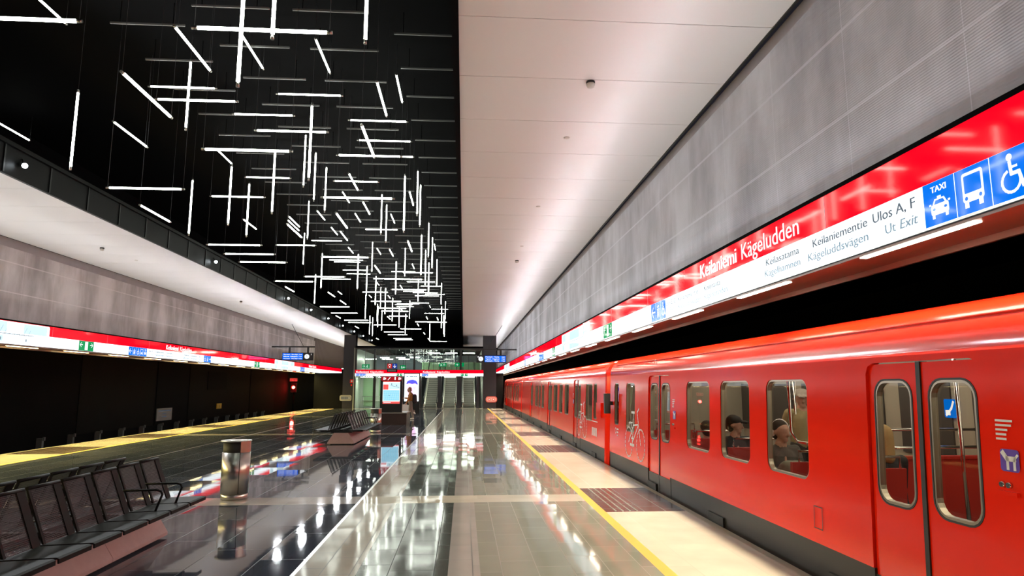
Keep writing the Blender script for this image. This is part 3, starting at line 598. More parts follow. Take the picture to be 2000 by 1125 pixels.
# ---- band over the empty track
XL = -12.1
fl_ = lambda a, b, l: (XL + l, a, b)
sl = sign_band('platform_sign', 'long lit red and white station sign band above the empty track', (XL, 30, 2.83), fl_, YA, 67.5, -1, XL, 3.44, 3.14, 2.83, [], [], -.4, 2.8)
soffit(-1, -12.12, -12.5, 2.79, 'strip_y', 18.9 - 2.63 * 11, sl, -12.3, 3.46, (1.0, .80, .26), 420, 38)
picto(sl, fl_, [(21.9, 22.75)], 2.832, 3.138, ['exit'], 'g_face'); picto(sl, fl_, [(39.7, 40.7)], 2.832, 3.138, ['exit'], 'g_face')
picto(sl, fl_, [(25.06 + .28 * i, 25.34 + .28 * i) for i in range(5)], 2.832, 3.138, ['al', 'lift', 'chair', 'bus', 'taxi'], 'b_face')
picto(sl, fl_, [(32.1 + .3 * i, 32.4 + .3 * i) for i in range(3)], 2.832, 3.138, ['chair', 'lift', 'ar'], 'b_face')
picto(sl, fl_, [(50.6 + .35 * i, 50.95 + .35 * i) for i in range(4)], 2.832, 3.138, ['al', 'lift', 'bus', 'taxi'], 'b_face')
L3 = lambda s, a, b, c, m, w, **k: lettering(fl_, s, a, b, c, m, sl, w, **k)
for dy in (0, 25.3):
    L3('Keilaniemi', 28.09 + dy, 3.2, .19, 'w_ink', 1.16, bold=.012); L3('Kägeludden', 29.41 + dy, 3.2, .19, 'w_ink', 1.22, bold=.003)
    L3('Ulos A, F', 26.6 + dy, 3.02, .075, 'k_ink', .42); L3('Ut Exit', 26.6 + dy, 2.90, .075, 'k_ink2', .36)
    L3('Keilaniementie', 27.15 + dy, 3.02, .075, 'k_ink', .76); L3('Kägeluddsvägen', 27.15 + dy, 2.90, .075, 'k_ink2', .8)
    L3('Keilasatama', 28.1 + dy, 3.02, .075, 'k_ink', .6); L3('Kägelhamnen', 28.1 + dy, 2.90, .075, 'k_ink2', .66)
    L3('Keilaranta', 29.9 + dy, 3.02, .075, 'k_ink', .5); L3('Kägelstranden', 29.75 + dy, 2.90, .075, 'k_ink2', .66)
    L3('Keilaniementie', 30.6 + dy, 3.02, .075, 'k_ink', .7); L3('Kägeluddsvägen', 30.55 + dy, 2.90, .075, 'k_ink2', .75)
    L3('Ulos B, G', 31.5 + dy, 3.02, .075, 'k_ink', .42); L3('Ut Exit', 31.5 + dy, 2.90, .075, 'k_ink2', .36)
map_panel(fl_, 14.6, 20.35, 2.86, 3.42, sl, False); map_panel(fl_, 43.85, 48.8, 2.86, 3.42, sl, False)
# ================================================================ TRAIN
PX = lambda z: 3.20 + .035 * z
ft = lambda a, b, l: (PX(b) - l - .003, -a, b)
_arc = [(PX(1.93) + .35 * (1 - math.cos(R(a))), 1.955 + .345 * math.sin(R(a))) for a in (0, 12, 24, 36, 48, 60, 72, 84)]
ROOF = [(PX(1.93), 1.93)] + _arc + [(4.0, 2.345), (4.6, 2.37), (5.2, 2.345)] + [(9.2 - x, z) for x, z in _arc[::-1]] + [(5.93, 1.93), (5.98, .3), (5.98, -.4)]
def holed(b, outer, holes, fn, m, rim=.05, rm=None):
    """flat panel with holes in (y, z), mapped by fn(y, z, depth); rims turn inwards"""
    bm = b.bm; k = b.mi(m); kr = b.mi(rm or m); edges = []
    for loop in [outer] + holes:
        vs = [bm.verts.new(fn(y, z, 0)) for y, z in loop]
        edges += [bm.edges.new((vs[i], vs[(i + 1) % len(vs)])) for i in range(len(vs))]
    r = bmesh.ops.triangle_fill(bm, use_beauty=True, use_dissolve=False, edges=edges)
    for g in r['geom']:
        if isinstance(g, bmesh.types.BMFace): g.material_index = k
    for loop in [outer] + holes:
        n = len(loop)
        for i in range(n):
            (y0, z0), (y1, z1) = loop[i], loop[(i + 1) % n]
            b.face([fn(y0, z0, 0), fn(y1, z1, 0), fn(y1, z1, rim), fn(y0, z0, rim)], kr if False else (rm or m))
def ring(b, outer, inner, fn, d0, d1, m):
    n = len(outer)
    for i in range(n):
        j = (i + 1) % n; o0, o1, i0, i1 = outer[i], outer[j], inner[i], inner[j]
        b.face([fn(*o0, d0), fn(*o1, d0), fn(*i1, d0), fn(*i0, d0)], m)
        b.face([fn(*i0, d0), fn(*i1, d0), fn(*i1, d1), fn(*i0, d1)], m)
        b.face([fn(*o0, d0), fn(*o1, d0), fn(*o1, d1), fn(*o0, d1)], m)
fd = lambda y, z, d: (PX(z) + d, y, z)
def glazed(par, y0, y1, z0, z1, r, dep):
    out = rrect(y0, y1, z0, z1, r); inn = rrect(y0 + .018, y1 - .018, z0 + .018, z1 - .018, r * .86)
    b = B(); ring(b, rrect(y0 - .014, y1 + .014, z0 - .014, z1 + .014, r + .014), out, fd, dep - .006, dep + .04, 'rubber'); ring(b, out, inn, fd, dep - .003, dep + .045, 'alu'); b.build('window_frame', par)
    b = B(); b.face([fd(y, z, dep + .03) for y, z in rrect(y0 + .02, y1 - .02, z0 + .02, z1 - .02, r * .8)], 'pane'); b.build('window_pane', par)
def train_car(label, ycab, dr, length, wins, doors, cabwins, detail):
    Y = lambda s: ycab + dr * s
    ya, yb = min(Y(0), Y(length)), max(Y(0), Y(length))
    t = thing('train_car', label, 'train car', (4.6, (ya + yb) / 2, -1.1), 'coupled cars of the red train')
    # side skin with door notches and window holes
    dl = sorted([tuple(sorted((Y(a), Y(c)))) for a, c in doors])
    dl = [d for d in dl if d[0] > ya and d[1] < yb]
    outer = [(ya, .3)]
    for a, c in dl: outer += [(a, .3), (a, 1.80), (a + .03, 1.86), (a + .10, 1.885), (c - .10, 1.885), (c - .03, 1.86), (c, 1.80), (c, .3)]
    outer += [(yb, .3), (yb, 1.93), (ya, 1.93)]
    wl = [tuple(sorted((Y(a), Y(c)))) for a, c in wins]; cl = [tuple(sorted((Y(a), Y(c)))) for a, c in cabwins]
    wl = [x for x in wl if x[0] > ya and x[1] < yb]
    holes = [rrect(a, c, .83, 1.77, .11) for a, c in wl] + [rrect(a, c, .9, 1.77, .10) for a, c in cl]
    b = B(); holed(b, outer, [h[::-1] for h in holes], fd, 'red', .06)
    for (x0, z0), (x1, z1) in zip(ROOF[:8], ROOF[1:9]):
        b.face([(x0, ya, z0), (x0, yb, z0), (x1, yb, z1), (x1, ya, z1)], 'red', True)
    # rounded end at the cab
    prof = [(PX(-.3), -.3), (PX(.3), .3)] + ROOF[:11]
    steps = [(0, 0), (.07, .02), (.14, .08), (.18, .18), (.2, .4)]
    for (s0, i0), (s1, i1) in zip(steps, steps[1:]):
        for (xa, za), (xb_, zb_) in zip(prof, prof[1:]):
            f = lambda x, z, s, i: (min(x + i, 4.6), Y(-s), z - max(0, z - 1.9) * i * .5)
            b.face([f(xa, za, s0, i0), f(xb_, zb_, s0, i0), f(xb_, zb_, s1, i1), f(xa, za, s1, i1)], 'red')
    b.face([(3.6, Y(-.2), -.3), (3.6, Y(-.2), 2.2), (5.6, Y(-.2), 2.2), (5.6, Y(-.2), -.3)], 'red')
    bmesh.ops.remove_doubles(b.bm, verts=b.bm.verts, dist=.0005); b.build('body', t)
    b = B()
    for (x0, z0), (x1, z1) in zip(ROOF[8:], ROOF[9:]): b.face([(x0, ya, z0), (x0, yb, z0), (x1, yb, z1), (x1, ya, z1)], 'roof')
    b.build('roof', t)
    B().tube([(3.335, ya + .3, 2.16), (3.335, yb - .3, 2.16)], .010, 'red', 6).build('rain_gutter', t)
    # skirt under the red side, broken at the doors
    b = B(); p = ya
    for a, c in dl + [(yb, yb)]:
        b.box(3.215, 3.30, p, a, -.45, .30, 'skirt'); p = c
    b.build('skirt', t); B().box(3.182, 3.216, ya, yb, -.10, -.03, 'red').build('step_ledge', t)
    p = ya + 1
    while p < yb - 1: B().box(3.19, 3.22, p, p + .5, -.3, .10, 'rubber').build('equipment_cover', t); p += 2.9
    for a, c in wl: glazed(t, a, c, .83, 1.77, .11, .012)
    for a, c in cl: glazed(t, a, c, .9, 1.77, .10, .012)
    for a, c in dl:
        mid = (a + c) / 2
        for y0, y1 in ((a + .01, mid - .02), (mid + .02, c - .01)):
            g = (y1 - y0) * .13
            b = B(); holed(b, [(y0, -.03), (y1, -.03), (y1, 1.875), (y0, 1.875)], [rrect(y0 + g, y1 - g, .82, 1.745, .12)[::-1]], lambda y, z, d: (PX(z) + .022 + d, y, z), 'red', .04)
            b.box(PX(0) + .018, PX(0) + .022, y0 + .005, y1 - .005, -.03, .26, 'skirt')
            dd = b.build('door', t); glazed(dd, y0 + g, y1 - g, .82, 1.745, .12, .024)
        b = B(); b.prism([(PX(-.03) + .01, mid - .022, -.03), (PX(-.03) + .01, mid + .022, -.03), (PX(1.88) + .01, mid + .022, 1.88), (PX(1.88) + .01, mid - .022, 1.88)], (.06, 0, 0), 'rubber')
        for yy in (a, c): b.box(PX(0) + .01, PX(0) + .12, yy - .012, yy + .012, -.1, .3, 'rubber')
        b.build('door_seal', t)
        b = B(); b.box(3.12, 3.26, a + .02, c - .02, -.07, -.035, 'chrome'); q = a + .08
        while q < c - .1: b.box(3.13, 3.17, q, q + .1, -.035, -.025, 'white_paint'); q += .17
        b.build('door_sill', t)
    # inside
    b = B()
    b.box(3.34, 5.9, ya + .1, yb - .1, -.08, -.02, 'lining_d'); b.box(3.4, 5.85, ya + .1, yb - .1, 2.08, 2.12, 'lining')
    b.box(5.84, 5.88, ya + .1, yb - .1, -.05, 2.1, 'lining'); b.box(3.36, 3.38, ya + .1, yb - .1, -.05, .78, 'lining')
    q = ya + .6
    while q < yb - 1.6: b.box(5.82, 5.84, q, q + .95, .85, 1.75, 'lining_d'); q += 1.3
    b.box(3.45, 5.8, ya + .06, ya + .1, -.05, 2.1, 'lining_d'); b.box(3.45, 5.8, yb - .1, yb - .06, -.05, 2.1, 'lining_d')
    if cabwins: b.box(3.42, 5.84, Y(.98), Y(1.02), -.05, 2.1, 'lining')
    b.build('interior_lining', t)
    b = B()
    for x in (4.1, 5.2): b.box(x, x + .12, ya + 1.2, yb - .4, 2.06, 2.078, 'car_lamp')
    b.build('ceiling_lamp', t)
    return t, wl, dl
WINS = [(1.45, 2.15), (5.12, 6.05), (6.43, 7.30), (7.73, 8.60), (11.6, 12.5), (12.9, 13.8), (14.2, 15.1)]
DOORS = [(3.08, 4.35), (9.55, 10.78), (15.9, 17.15)]
carA, wlA, dlA = train_car('shiny red train car with passengers and large windows, the near one by the platform', 14.8, -1, 22.0, WINS, DOORS, [(.4, .83)], True)
W2 = [(1.55, 2.5), (5.4, 6.25), (6.7, 7.5), (7.95, 8.95), (11.8, 12.7), (13.05, 13.9), (14.15, 15.3)]
D2 = [(3.25, 4.45), (9.4, 10.65), (16.2, 17.4)]
carB, wlB, dlB = train_car('red train car with a white dotted bicycle, coupled beyond the near car', 15.35, 1, 22.2, W2, D2, [(.95, 1.4)], False)
carC, wlC, dlC = train_car('red train car at the far end of the platform, behind the middle car', 54.2, -1, 16.4, [(2.0, 2.9), (4.9, 5.8), (6.3, 7.2), (7.6, 8.5), (12.0, 13.0), (13.4, 14.4)], [(3.3, 4.5), (9.6, 10.9)], [], False)
b = B(); b.box(3.75, 5.45, 15.0, 15.15, -.3, 2.05, 'red'); b.build('coupling_bellows', carB)
b = B(); b.box(3.7, 5.5, 37.5, 37.85, -.3, 2.05, 'rubber'); b.build('coupling_bellows', carB)
# mirror box at the cab of the near car
b = B(); b.box(3.06, 3.19, 14.52, 14.62, 1.12, 1.55, 'rubber'); b.box(3.17, 3.27, 14.55, 14.59, 1.3, 1.38, 'rubber'); b.build('mirror_box', carA)
b = B(); b.prism([fd(15.62, .98, 0), fd(16.15, .98, 0), fd(16.15, 1.32, 0), fd(15.62, 1.32, 0)], (-.05, 0, 0), 'red'); b.build('cab_side_box', carB)
def bicycle(par, a0, flip=1):
    A = Art(ft); m = 'white_paint'; X = lambda d: a0 + flip * d
    for cx in (0, .88): A.arc(X(cx), .64, .28, 0, 2 * PI, .028, m, n=44, dash=True)
    def dash(p, q, n=7, wd=.03):
        for i in range(n):
            u, v = i / n, (i + .62) / n
            A.line([(X(p[0] + (q[0] - p[0]) * u), p[1] + (q[1] - p[1]) * u), (X(p[0] + (q[0] - p[0]) * v), p[1] + (q[1] - p[1]) * v)], wd, m)
    dash((.88, .64), (.62, 1.22), 9); dash((.62, 1.22), (.76, 1.3), 3); dash((.3, .66), (.7, .98), 8); dash((.3, .66), (.34, 1.2), 8); dash((0, .64), (.32, .95), 6); dash((.33, .97), (.7, 1.0), 6)
    dash((.2, 1.21), (.45, 1.21), 3, .045); dash((.12, .60), (.45, .60), 3, .05); dash((.2, .72), (.42, .72), 3, .03); dash((.0, 1.0), (.3, 1.02), 4, .03); A.arc(X(.1), .92, .1, 0, PI, .03, m, n=8)
    A.build('bicycle_mark', par)
bicycle(carA, -13.07); bicycle(carB, -18.75)
A = Art(ft); A.arc(-14.2, .78, .055, 0, 2 * PI, .02, 'white_paint', n=14); A.rect(-14.1, -13.95, .80, .83, 'white_paint'); A.rect(-14.1, -13.97, .74, .77, 'white_paint'); A.rect(-14.1, -14.0, .68, .70, 'white_paint'); A.build('operator_mark', carA)
A = Art(ft)
for i in range(4): A.rect(-16.85 + .17 * i, -16.75 + .17 * i, .50, .70, 'white_paint')
A.rect(-16.9, -16.15, .84, .86, 'white_paint'); A.build('number_mark', carB)
A = Art(lambda a, b, l: (3.30 - l, -a, b)); A.arc(-11.35, 2.10, .06, R(-30), R(210), .02, 'white_paint', n=12); A.rect(-11.42, -11.38, 2.0, 2.06, 'white_paint'); A.rect(-11.32, -11.28, 2.0, 2.06, 'white_paint'); A.build('headset_mark', carA)
def door_plate(par, a, full):
    A = Art(ft); m = 'white_paint'
    for i, wd in enumerate((.13, .12, .09, .08, .08)): A.rect(a, a + wd, 1.49 - i * .027, 1.503 - i * .027, m)
    A.build('notice_lettering', par)
    A = Art(ft); A.rr(a + .02, a + .16, 1.20, 1.33, .02, M['violet'], .003)
    A.line([(a + .04, 1.31), (a + .07, 1.275), (a + .13, 1.275)], .03, m); A.line([(a + .075, 1.27), (a + .075, 1.215)], .02, m); A.line([(a + .125, 1.27), (a + .125, 1.215)], .02, m); A.line([(a + .13, 1.28), (a + .15, 1.30)], .015, m); A.build('dog_sticker', par)
    for da in (.025, .075):
        b = B(); x = PX(1.12); b.tube([(x, -(a + da), 1.12), (x - .018, -(a + da), 1.12)], [.02, .016], 'chrome', 12); b.build('door_button', par)
    b = B(); b.box(PX(1.08) - .02, PX(1.08), -(a + .14), -(a - .0), 1.06, 1.085, 'red'); b.build('button_ledge', par)
M['violet'] = mat('sticker_violet', (0.09, 0.03, 0.40), 0.4)
door_plate(carA, -3.93, True); door_plate(carA, -10.32, False); door_plate(carB, -19.9, False)
A = Art(ft); A.line([(-6.12, .43), (-5.98, .43), (-5.98, .62), (-6.12, .62), (-6.12, .43)], .008, M['rubber']); A.build('service_hatch', carA)
# seats, rails, poles of the near car
def seat(y, facing, x0=3.42, x1=4.25):
    s = facing
    b = B(); b.prism([(x0, y, .36), (x0, y + s * .42, .38), (x0, y + s * .42, .43), (x0, y, .42)], (x1 - x0, 0, 0), 'seat_red')
    b.prism([(x0, y - s * .06, .40), (x0, y, .40), (x0, y - s * .06, .92), (x0, y - s * .11, .92)], (x1 - x0, 0, 0), 'seat_red'); b.box(x0 + .1, x1 - .1, min(y, y + s * .3), max(y, y + s * .3), -.02, .37, 'lining_d')
    b.build('passenger_seat', carA)
    B().tube([(x0 + .08, y - s * .09, .9), (x0 + .08, y - s * .09, 1.03), (x1 - .05, y - s * .09, 1.03), (x1 - .05, y - s * .09, .9)], .014, 'chrome', 8).build('grab_rail', carA)
for y, f in ((9.98, -1), (8.52, -1), (7.0, 1), (10.25, 1), (12.2, 1), (6.4, 1)): seat(y, f)
b = B(); b.box(5.45, 5.82, 3.0, 6.6, .3, .44, 'seat_red'); b.box(5.7, 5.82, 3.0, 6.6, .44, 1.0, 'seat_red'); b.build('passenger_seat', carA)
b = B(); b.box(3.95, 4.0, 2.2, 4.2, .05, .96, 'seat_red'); b.build('draught_screen', carA)
b = B(); b.box(4.5, 5.8, 7.0, 7.06, .05, .93, 'seat_red'); b.box(4.5, 5.8, 6.98, 7.08, .93, .96, 'seat_red'); b.build('draught_screen', carA)
for p in ([(4.5, 8.9, 0), (4.5, 8.9, 2.07)], [(4.5, 7.6, 0), (4.5, 7.6, 2.07)], [(3.65, 7.35, 2.07), (3.65, 7.35, 1.2), (3.65, 7.2, 1.1), (3.65, 6.75, 1.1)], [(4.3, 5.6, 0), (4.3, 5.6, 2.07)], [(4.2, 4.7, 2.07), (4.2, 4.7, 1.2), (4.25, 4.6, 1.13), (5.4, 4.5, 1.13)], [(4.5, 7.03, .9), (4.5, 7.03, 1.05), (5.8, 7.03, 1.05)], [(4.62, 7.3, 1.22), (5.8, 7.3, 1.22)]):
    B().tube(p, .017, 'chrome', 8).build('grab_pole', carA)
A = Art(lambda a, b_, l: (5.815 - l, -a, b_)); A.rr(-7.8, -7.6, 1.33, 1.55, .02, 'b_face'); A.line([(-7.77, 1.36), (-7.68, 1.44), (-7.64, 1.52)], .03, 'w_ink', .006); A.rect(-7.78, -7.7, 1.36, 1.42, 'w_ink', .006); A.build('wall_sticker', carA)
A = Art(lambda a, b_, l: (5.815 - l, -a, b_)); A.rr(-6.15, -5.93, 1.25, 1.5, .02, M['violet']); A.rect(-6.12, -5.98, 1.29, 1.44, 'w_ink', .006); A.disc(-6.06, 1.39, .03, 'k_ink', .007, 10); A.build('wall_sticker', carA)
A = Art(lambda a, b_, l: (5.815 - l, -a, b_)); A.rr(-14.1, -13.8, 1.3, 1.75, .02, 'black'); A.rect(-14.07, -13.83, 1.54, 1.7, 'b_face', .006); A.rect(-14.07, -13.83, 1.34, 1.5, M['violet'], .006); A.build('info_screen', carA)

# ================================================================ BENCHES
def bench(loc, label):
    t = thing('platform_bench', label, 'bench', loc, 'double sided platform benches')
    X, Y0, _ = loc; Ln = 3.86
    b = B(); hw, ht, zt = .39, .21, .335; y = Y0 - Ln / 2 + .12; end = Y0 + Ln / 2 - .12
    b.box(X - .3, X + .3, y + .03, end - .03, 0, .03, 'black')
    n = 3; st = (end - y) / n
    for i in range(n):
        a, c = y + st * i + .003, y + st * (i + 1) - .003
        b.prism([(X - hw, a, .025), (X + hw, a, .025), (X + hw, a, .06), (X + ht, a, zt), (X - ht, a, zt), (X - hw, a, .06)], (0, c - a, 0), 'stone')
    b.build('stone_base', t)
    b = B(); b.box(X - .30, X + .30, y + .1, end - .1, .335, .375, 'black')
    for i in range(5): b.box(X - .62, X + .62, y + .15 + i * .84, y + .21 + i * .84, .37, .42, 'black')
    b.box(X - .05, X + .05, y + .1, end - .1, .40, .44, 'black'); b.build('support_frame', t)
    for s in (1, -1):
        for i in range(8):
            a = Y0 - Ln / 2 + i * .4825; c = a + .44
            x0, x1 = X + s * .33, X + s * .76
            b = B(); b.prism([(x0, a, .425), (x1 - s * .02, a, .440), (x1, a, .430), (x1, a, .395), (x1 - s * .012, a, .395), (x1 - s * .015, a, .425), (x0, a, .413)], (0, c - a, 0), 'seat_steel'); b.build('seat', t)
            f = lambda yy, u, d: (X + s * (.355 - .17 * u + d), yy, .43 + .44 * u)
            b = B(); b.face([f(a + .03, .0, 0), f(c - .10, 0, 0), f(c - .10, .98, 0), f(a + .03, .98, 0)], 'perf')
            for p, q in ((a, a + .03), (c - .10, c)): b.prism([f(p, 0, -.008), f(q, 0, -.008), f(q, 1, -.008), f(p, 1, -.008)], (s * .016, 0, 0), 'seat_steel')
            b.tube([f(a, 1, 0), f(c, 1, 0)], .016, 'seat_steel', 8); b.build('backrest', t)
        for i in (7, 6):
            a = Y0 - Ln / 2 + i * .4825 - .012
            B().tube([(X + s * .27, a, .64), (X + s * .60, a, .645), (X + s * .645, a, .63), (X + s * .66, a, .60), (X + s * .60, a, .43)], .012, 'seat_steel', 8).build('armrest', t)
    return t
bn = bench((-3.75, 6.39, 0), 'double charcoal mesh bench on a pinkish stone base, near the camera beside the waste bin')
c = copy_thing(bn, (-3.62, 22.25, 0), 'double charcoal bench on a stone base, far one before the black map pillar')

# ================================================================ WASTE BINS
def waste_bin(loc, label):
    t = thing('waste_bin', label, 'waste bin', loc, 'steel platform bins')
    x, y, z = loc
    B().lathe((x, y, 0), [(.001, 0), (.19, 0), (.195, .005), (.195, .075), (.185, .08)], 'steel', 32).build('plinth_ring', t)
    b = B(); b.lathe((x, y, 0), [(.205, .085), (.205, .70)], 'steel', 36); b.build('body', t)
    b = B(); b.lathe((x, y, 0), [(.205, .70), (.205, .86)], 'steel', 20, a0=R(-58), a1=R(125)); b.lathe((x, y, 0), [(.196, .86), (.196, .60), (.001, .60)], 'rubber', 32)
    b.build('hood', t)
    b = B(); b.lathe((x - .012, y, 0), [(.001, .86), (.225, .86), (.228, .868), (.225, .876), (.001, .878)], 'steel', 36); b.build('lid', t)
    b = B(); a = R(-58); cx, cy = x + .206 * math.cos(a), y + .206 * math.sin(a); b.box(cx - .004, cx + .004, cy - .004, cy + .004, .09, .86, 'rubber'); b.build('door_seam', t)
    return t
bi = waste_bin((-3.5, 10.85, 0), 'round brushed steel waste bin with open hood, standing beyond the near bench')
copy_thing(bi, (-3.3, 25.9, 0), 'steel waste bin glowing red by reflection, standing behind the far bench')

# ================================================================ MAP PILLAR ON ITS PLINTH
t = thing('low_plinth', 'low dark boxy plinth with a pale top edge carrying the black map pillar', 'plinth', (-3.2, 31.7, 0))
b = B(); b.box(-3.82, -2.56, 30.7, 32.7, 0, .5, mat('plinth_dark', (0.045, 0.03, 0.03), 0.2)); b.build('plinth_body', t)
b = B(); b.box(-3.84, -2.54, 30.68, 32.72, .5, .545, 'steel'); b.build('cap_plate', t)
KX0, KX1, KY = -3.79, -2.80, 30.95
fk = lambda a, b_, l: (a, KY - l, b_)
t = thing('map_pillar', 'black information pillar with a lit blue map poster and dark red header', 'information pillar', (-3.3, KY + .1, .545))
b = B(); b.prism([(KX0, KY, .545), (KX1, KY, .545), (KX1, KY, 2.17), (KX0, KY, 2.17)], (0, .22, 0), 'black'); b.build('cabinet', t)
A = Art(fk); A.rect(KX0 + .04, KX1 - .04, 1.97, 2.15, emis('header_red', (0.32, 0.008, 0.012), 1.0)); o = A.build('header', t)
A = Art(fk); e = .006
for i, a in enumerate((-3.63, -3.45, -3.13, -2.95)):
    if i == 1: A.line([(a, 2.0), (a + .1, 2.12)], .03, 'w_ink', e)
    elif i == 2: A.rect(a - .03, a + .03, 2.0, 2.12, 'w_ink', e); A.disc(a, 2.13, .02, 'w_ink', e, 10)
    else: A.disc(a, 2.11, .025, 'w_ink', e, 10); A.rect(a - .035, a + .035, 2.0, 2.08, 'w_ink', e); A.rect(a + .05, a + .09, 2.02, 2.1, 'w_ink', e)
A.build('pictogram', o)
rf = emis('poster_red', (0.85, 0.10, 0.09), 1.0); bf = emis('poster_blue', (0.28, 0.66, 0.88), 1.0)
A = Art(fk); A.rect(-3.67, -2.9, .93, 1.94, 'w_face'); o = A.build('lit_poster', t)
A = Art(fk); A.rect(-3.67, -2.9, 1.90, 1.94, rf, .006); A.rect(-3.66, -3.42, 1.56, 1.80, rf, .006); A.rect(-3.67, -2.9, .93, 1.03, rf, .006); A.rect(-3.4, -2.91, 1.58, 1.88, 'pale_face', .006); A.rect(-3.65, -2.92, 1.06, 1.54, bf, .006)
A.line([(-3.32, 1.76), (-3.2, 1.72), (-2.94, 1.66)], .018, 'k_ink2', .007)
for p in ((-3.3, 1.78), (-3.08, 1.72)): A.rect(p[0], p[0] + .04, p[1], p[1] + .06, 'k_ink2', .007)
for i in range(7): A.line([(-3.62 + .1 * i, 1.1), (-3.52 + .09 * i, 1.50)], .006, 'pale_face', .007)
for i in range(4): A.line([(-3.64, 1.14 + .1 * i), (-2.93, 1.18 + .09 * i)], .006, 'pale_face', .007)
A.disc(-3.38, 1.3, .02, 'k_ink2', .008, 10); A.rect(-3.63, -3.3, .965, .985, 'w_ink', .007); A.build('poster_print', o)
# ---- advertising screen behind it
AX0, AX1, AY = -3.80, -2.80, 43.0
fa = lambda a, b_, l: (a, AY - l, b_)
t = thing('advertising_screen', 'tall black framed advertising screen showing a pink face with blue hair', 'advertising screen', ((AX0 + AX1) / 2, AY + .1, 0))
b = B(); b.box(AX0, AX1, AY, AY + .25, 0, 2.56, 'black'); b.build('cabinet', t)
pk = emis('ad_pink', (1.0, 0.62, 0.93), 1.35); pk2 = emis('ad_pink_deep', (0.95, 0.45, 0.82), 1.2); hb = emis('ad_blue', (0.10, 0.10, 0.92), 1.1)
A = Art(fa); A.rect(AX0 + .05, AX1 - .05, .78, 2.50, 'w_face'); o = A.build('screen', t)
A = Art(fa); cx = (AX0 + AX1) / 2 + .02
A.poly([(cx + .37 * math.cos(q) * (1 if math.sin(q) > 0 else .9), 1.55 + (.5 if math.sin(q) > 0 else .72) * math.sin(q)) for q in [2 * PI * i / 28 for i in range(28)]], pk, .006)
A.poly([(cx - .36, 1.83), (cx - .33, 2.0), (cx - .2, 2.1), (cx + .05, 2.13), (cx + .26, 2.07), (cx + .36, 1.9), (cx + .35, 1.8), (cx + .2, 1.9), (cx, 1.86), (cx - .2, 1.91)], hb, .008)
for s in (-1, 1): A.disc(cx + s * .15, 1.55, .06, pk2, .008, 12, .02); A.line([(cx + s * .07, 1.63), (cx + s * .24, 1.64)], .02, pk2, .008)
A.line([(cx + .02, 1.55), (cx + .05, 1.33), (cx - .02, 1.32)], .015, pk2, .008); A.line([(cx - .1, 1.18), (cx + .1, 1.18)], .03, pk2, .008); A.build('portrait', o)
A = Art(fa); q = AX0 + .16
for wd in (.12, .03, .22, .08, .12): A.rect(q, q + wd, 2.31, 2.36, 'k_ink2', .006); q += wd + .025
A.build('slogan_line', o)
# ================================================================ DEPARTURE DISPLAYS
def display(x0, x1, y, z0, z1, clock_left, lines, bar, stay, label):
    t = thing('departure_display', label, 'display', ((x0 + x1) / 2, y, z0), 'hanging departure displays')
    f = lambda a, b_, l: (a, y - l, b_)
    b = B(); b.box(x0, x1, y, y + .22, z0, z1, 'black'); b.build('housing', t)
    W = x1 - x0; s0, s1 = (x0 + .28 * W, x1 - .03) if clock_left else (x0 + .03, x1 - .33 * W)
    A = Art(f); A.rect(s0, s1, z0 + .05, z1 - .05, emis('display_blue', (0.0, 0.12, 0.80), 1.15)); o = A.build('screen', t)
    for i, (txt, mn) in enumerate(lines):
        zb = z1 - .155 - i * .13
        lettering(f, txt, s0 + .06, zb, .075, 'w_ink', o, min(.062 * len(txt), .9), lift=.007)
        lettering(f, mn, s1 - .26, zb, .075, 'w_ink', o, .20, lift=.007)
    cx = x0 + .15 * W if clock_left else x1 - .20 * W; cz = (z0 + z1) / 2
    A = Art(f); A.disc(cx, cz, .155, 'w_ink', .006, 32); o = A.build('clock_face', t)
    A = Art(f); A.line([(cx, cz), (cx - .035, cz + .07)], .022, 'k_ink', .008); A.line([(cx, cz), (cx + .03, cz - .11)], .014, 'k_ink', .009)
    for i in range(12): A.line([(cx + .12 * math.cos(i * PI / 6), cz + .12 * math.sin(i * PI / 6)), (cx + .142 * math.cos(i * PI / 6), cz + .142 * math.sin(i * PI / 6))], .01, 'k_ink', .008)
    A.build('clock_hands', o)
    px = x0 + .06 * W if clock_left else x1 - .06 * W
    lettering(f, '1' if clock_left else '2', px - .03, z1 - .16, .09, 'w_ink', t, .05, lift=.006)
    b = B(); b.box(bar[0], bar[1], y + .06, y + .16, bar[2], bar[2] + .09, 'black'); b.build('bracket_bar', t)
    for p in (x0 + .22 * W, x1 - .18 * W): B().box(p - .06, p + .06, y + .06, y + .16, z1, bar[2], 'black').build('hanger_post', t)
    B().tube([stay[0], stay[1]], .016, 'black', 6).build('stay_rod', t)
display(-11.7, -9.74, 44, 3.37, 3.87, False, (('Vuosaari - Nordsjö', '2 min'), ('Mellunmäki - Mellungsbacka', '7 min'), ('Vuosaari - Nordsjö', '12 min')), (-12.40, -9.66, 4.20), ((-10.4, 44.1, 4.28), (-11.2, 44.1, 5.72)), 'blue departure display with clock hanging above the empty track side')
display(.80, 2.76, 44, 3.25, 3.75, True, (('Matinkylä - Mattby', 'nyt'), ('Tapiola - Hagalund', '4 min'), ('Matinkylä - Mattby', '9 min')), (.42, 3.46, 4.07), ((1.5, 44.1, 4.15), (2.5, 44.1, 5.72)), 'blue departure display with clock hanging beside the train band')

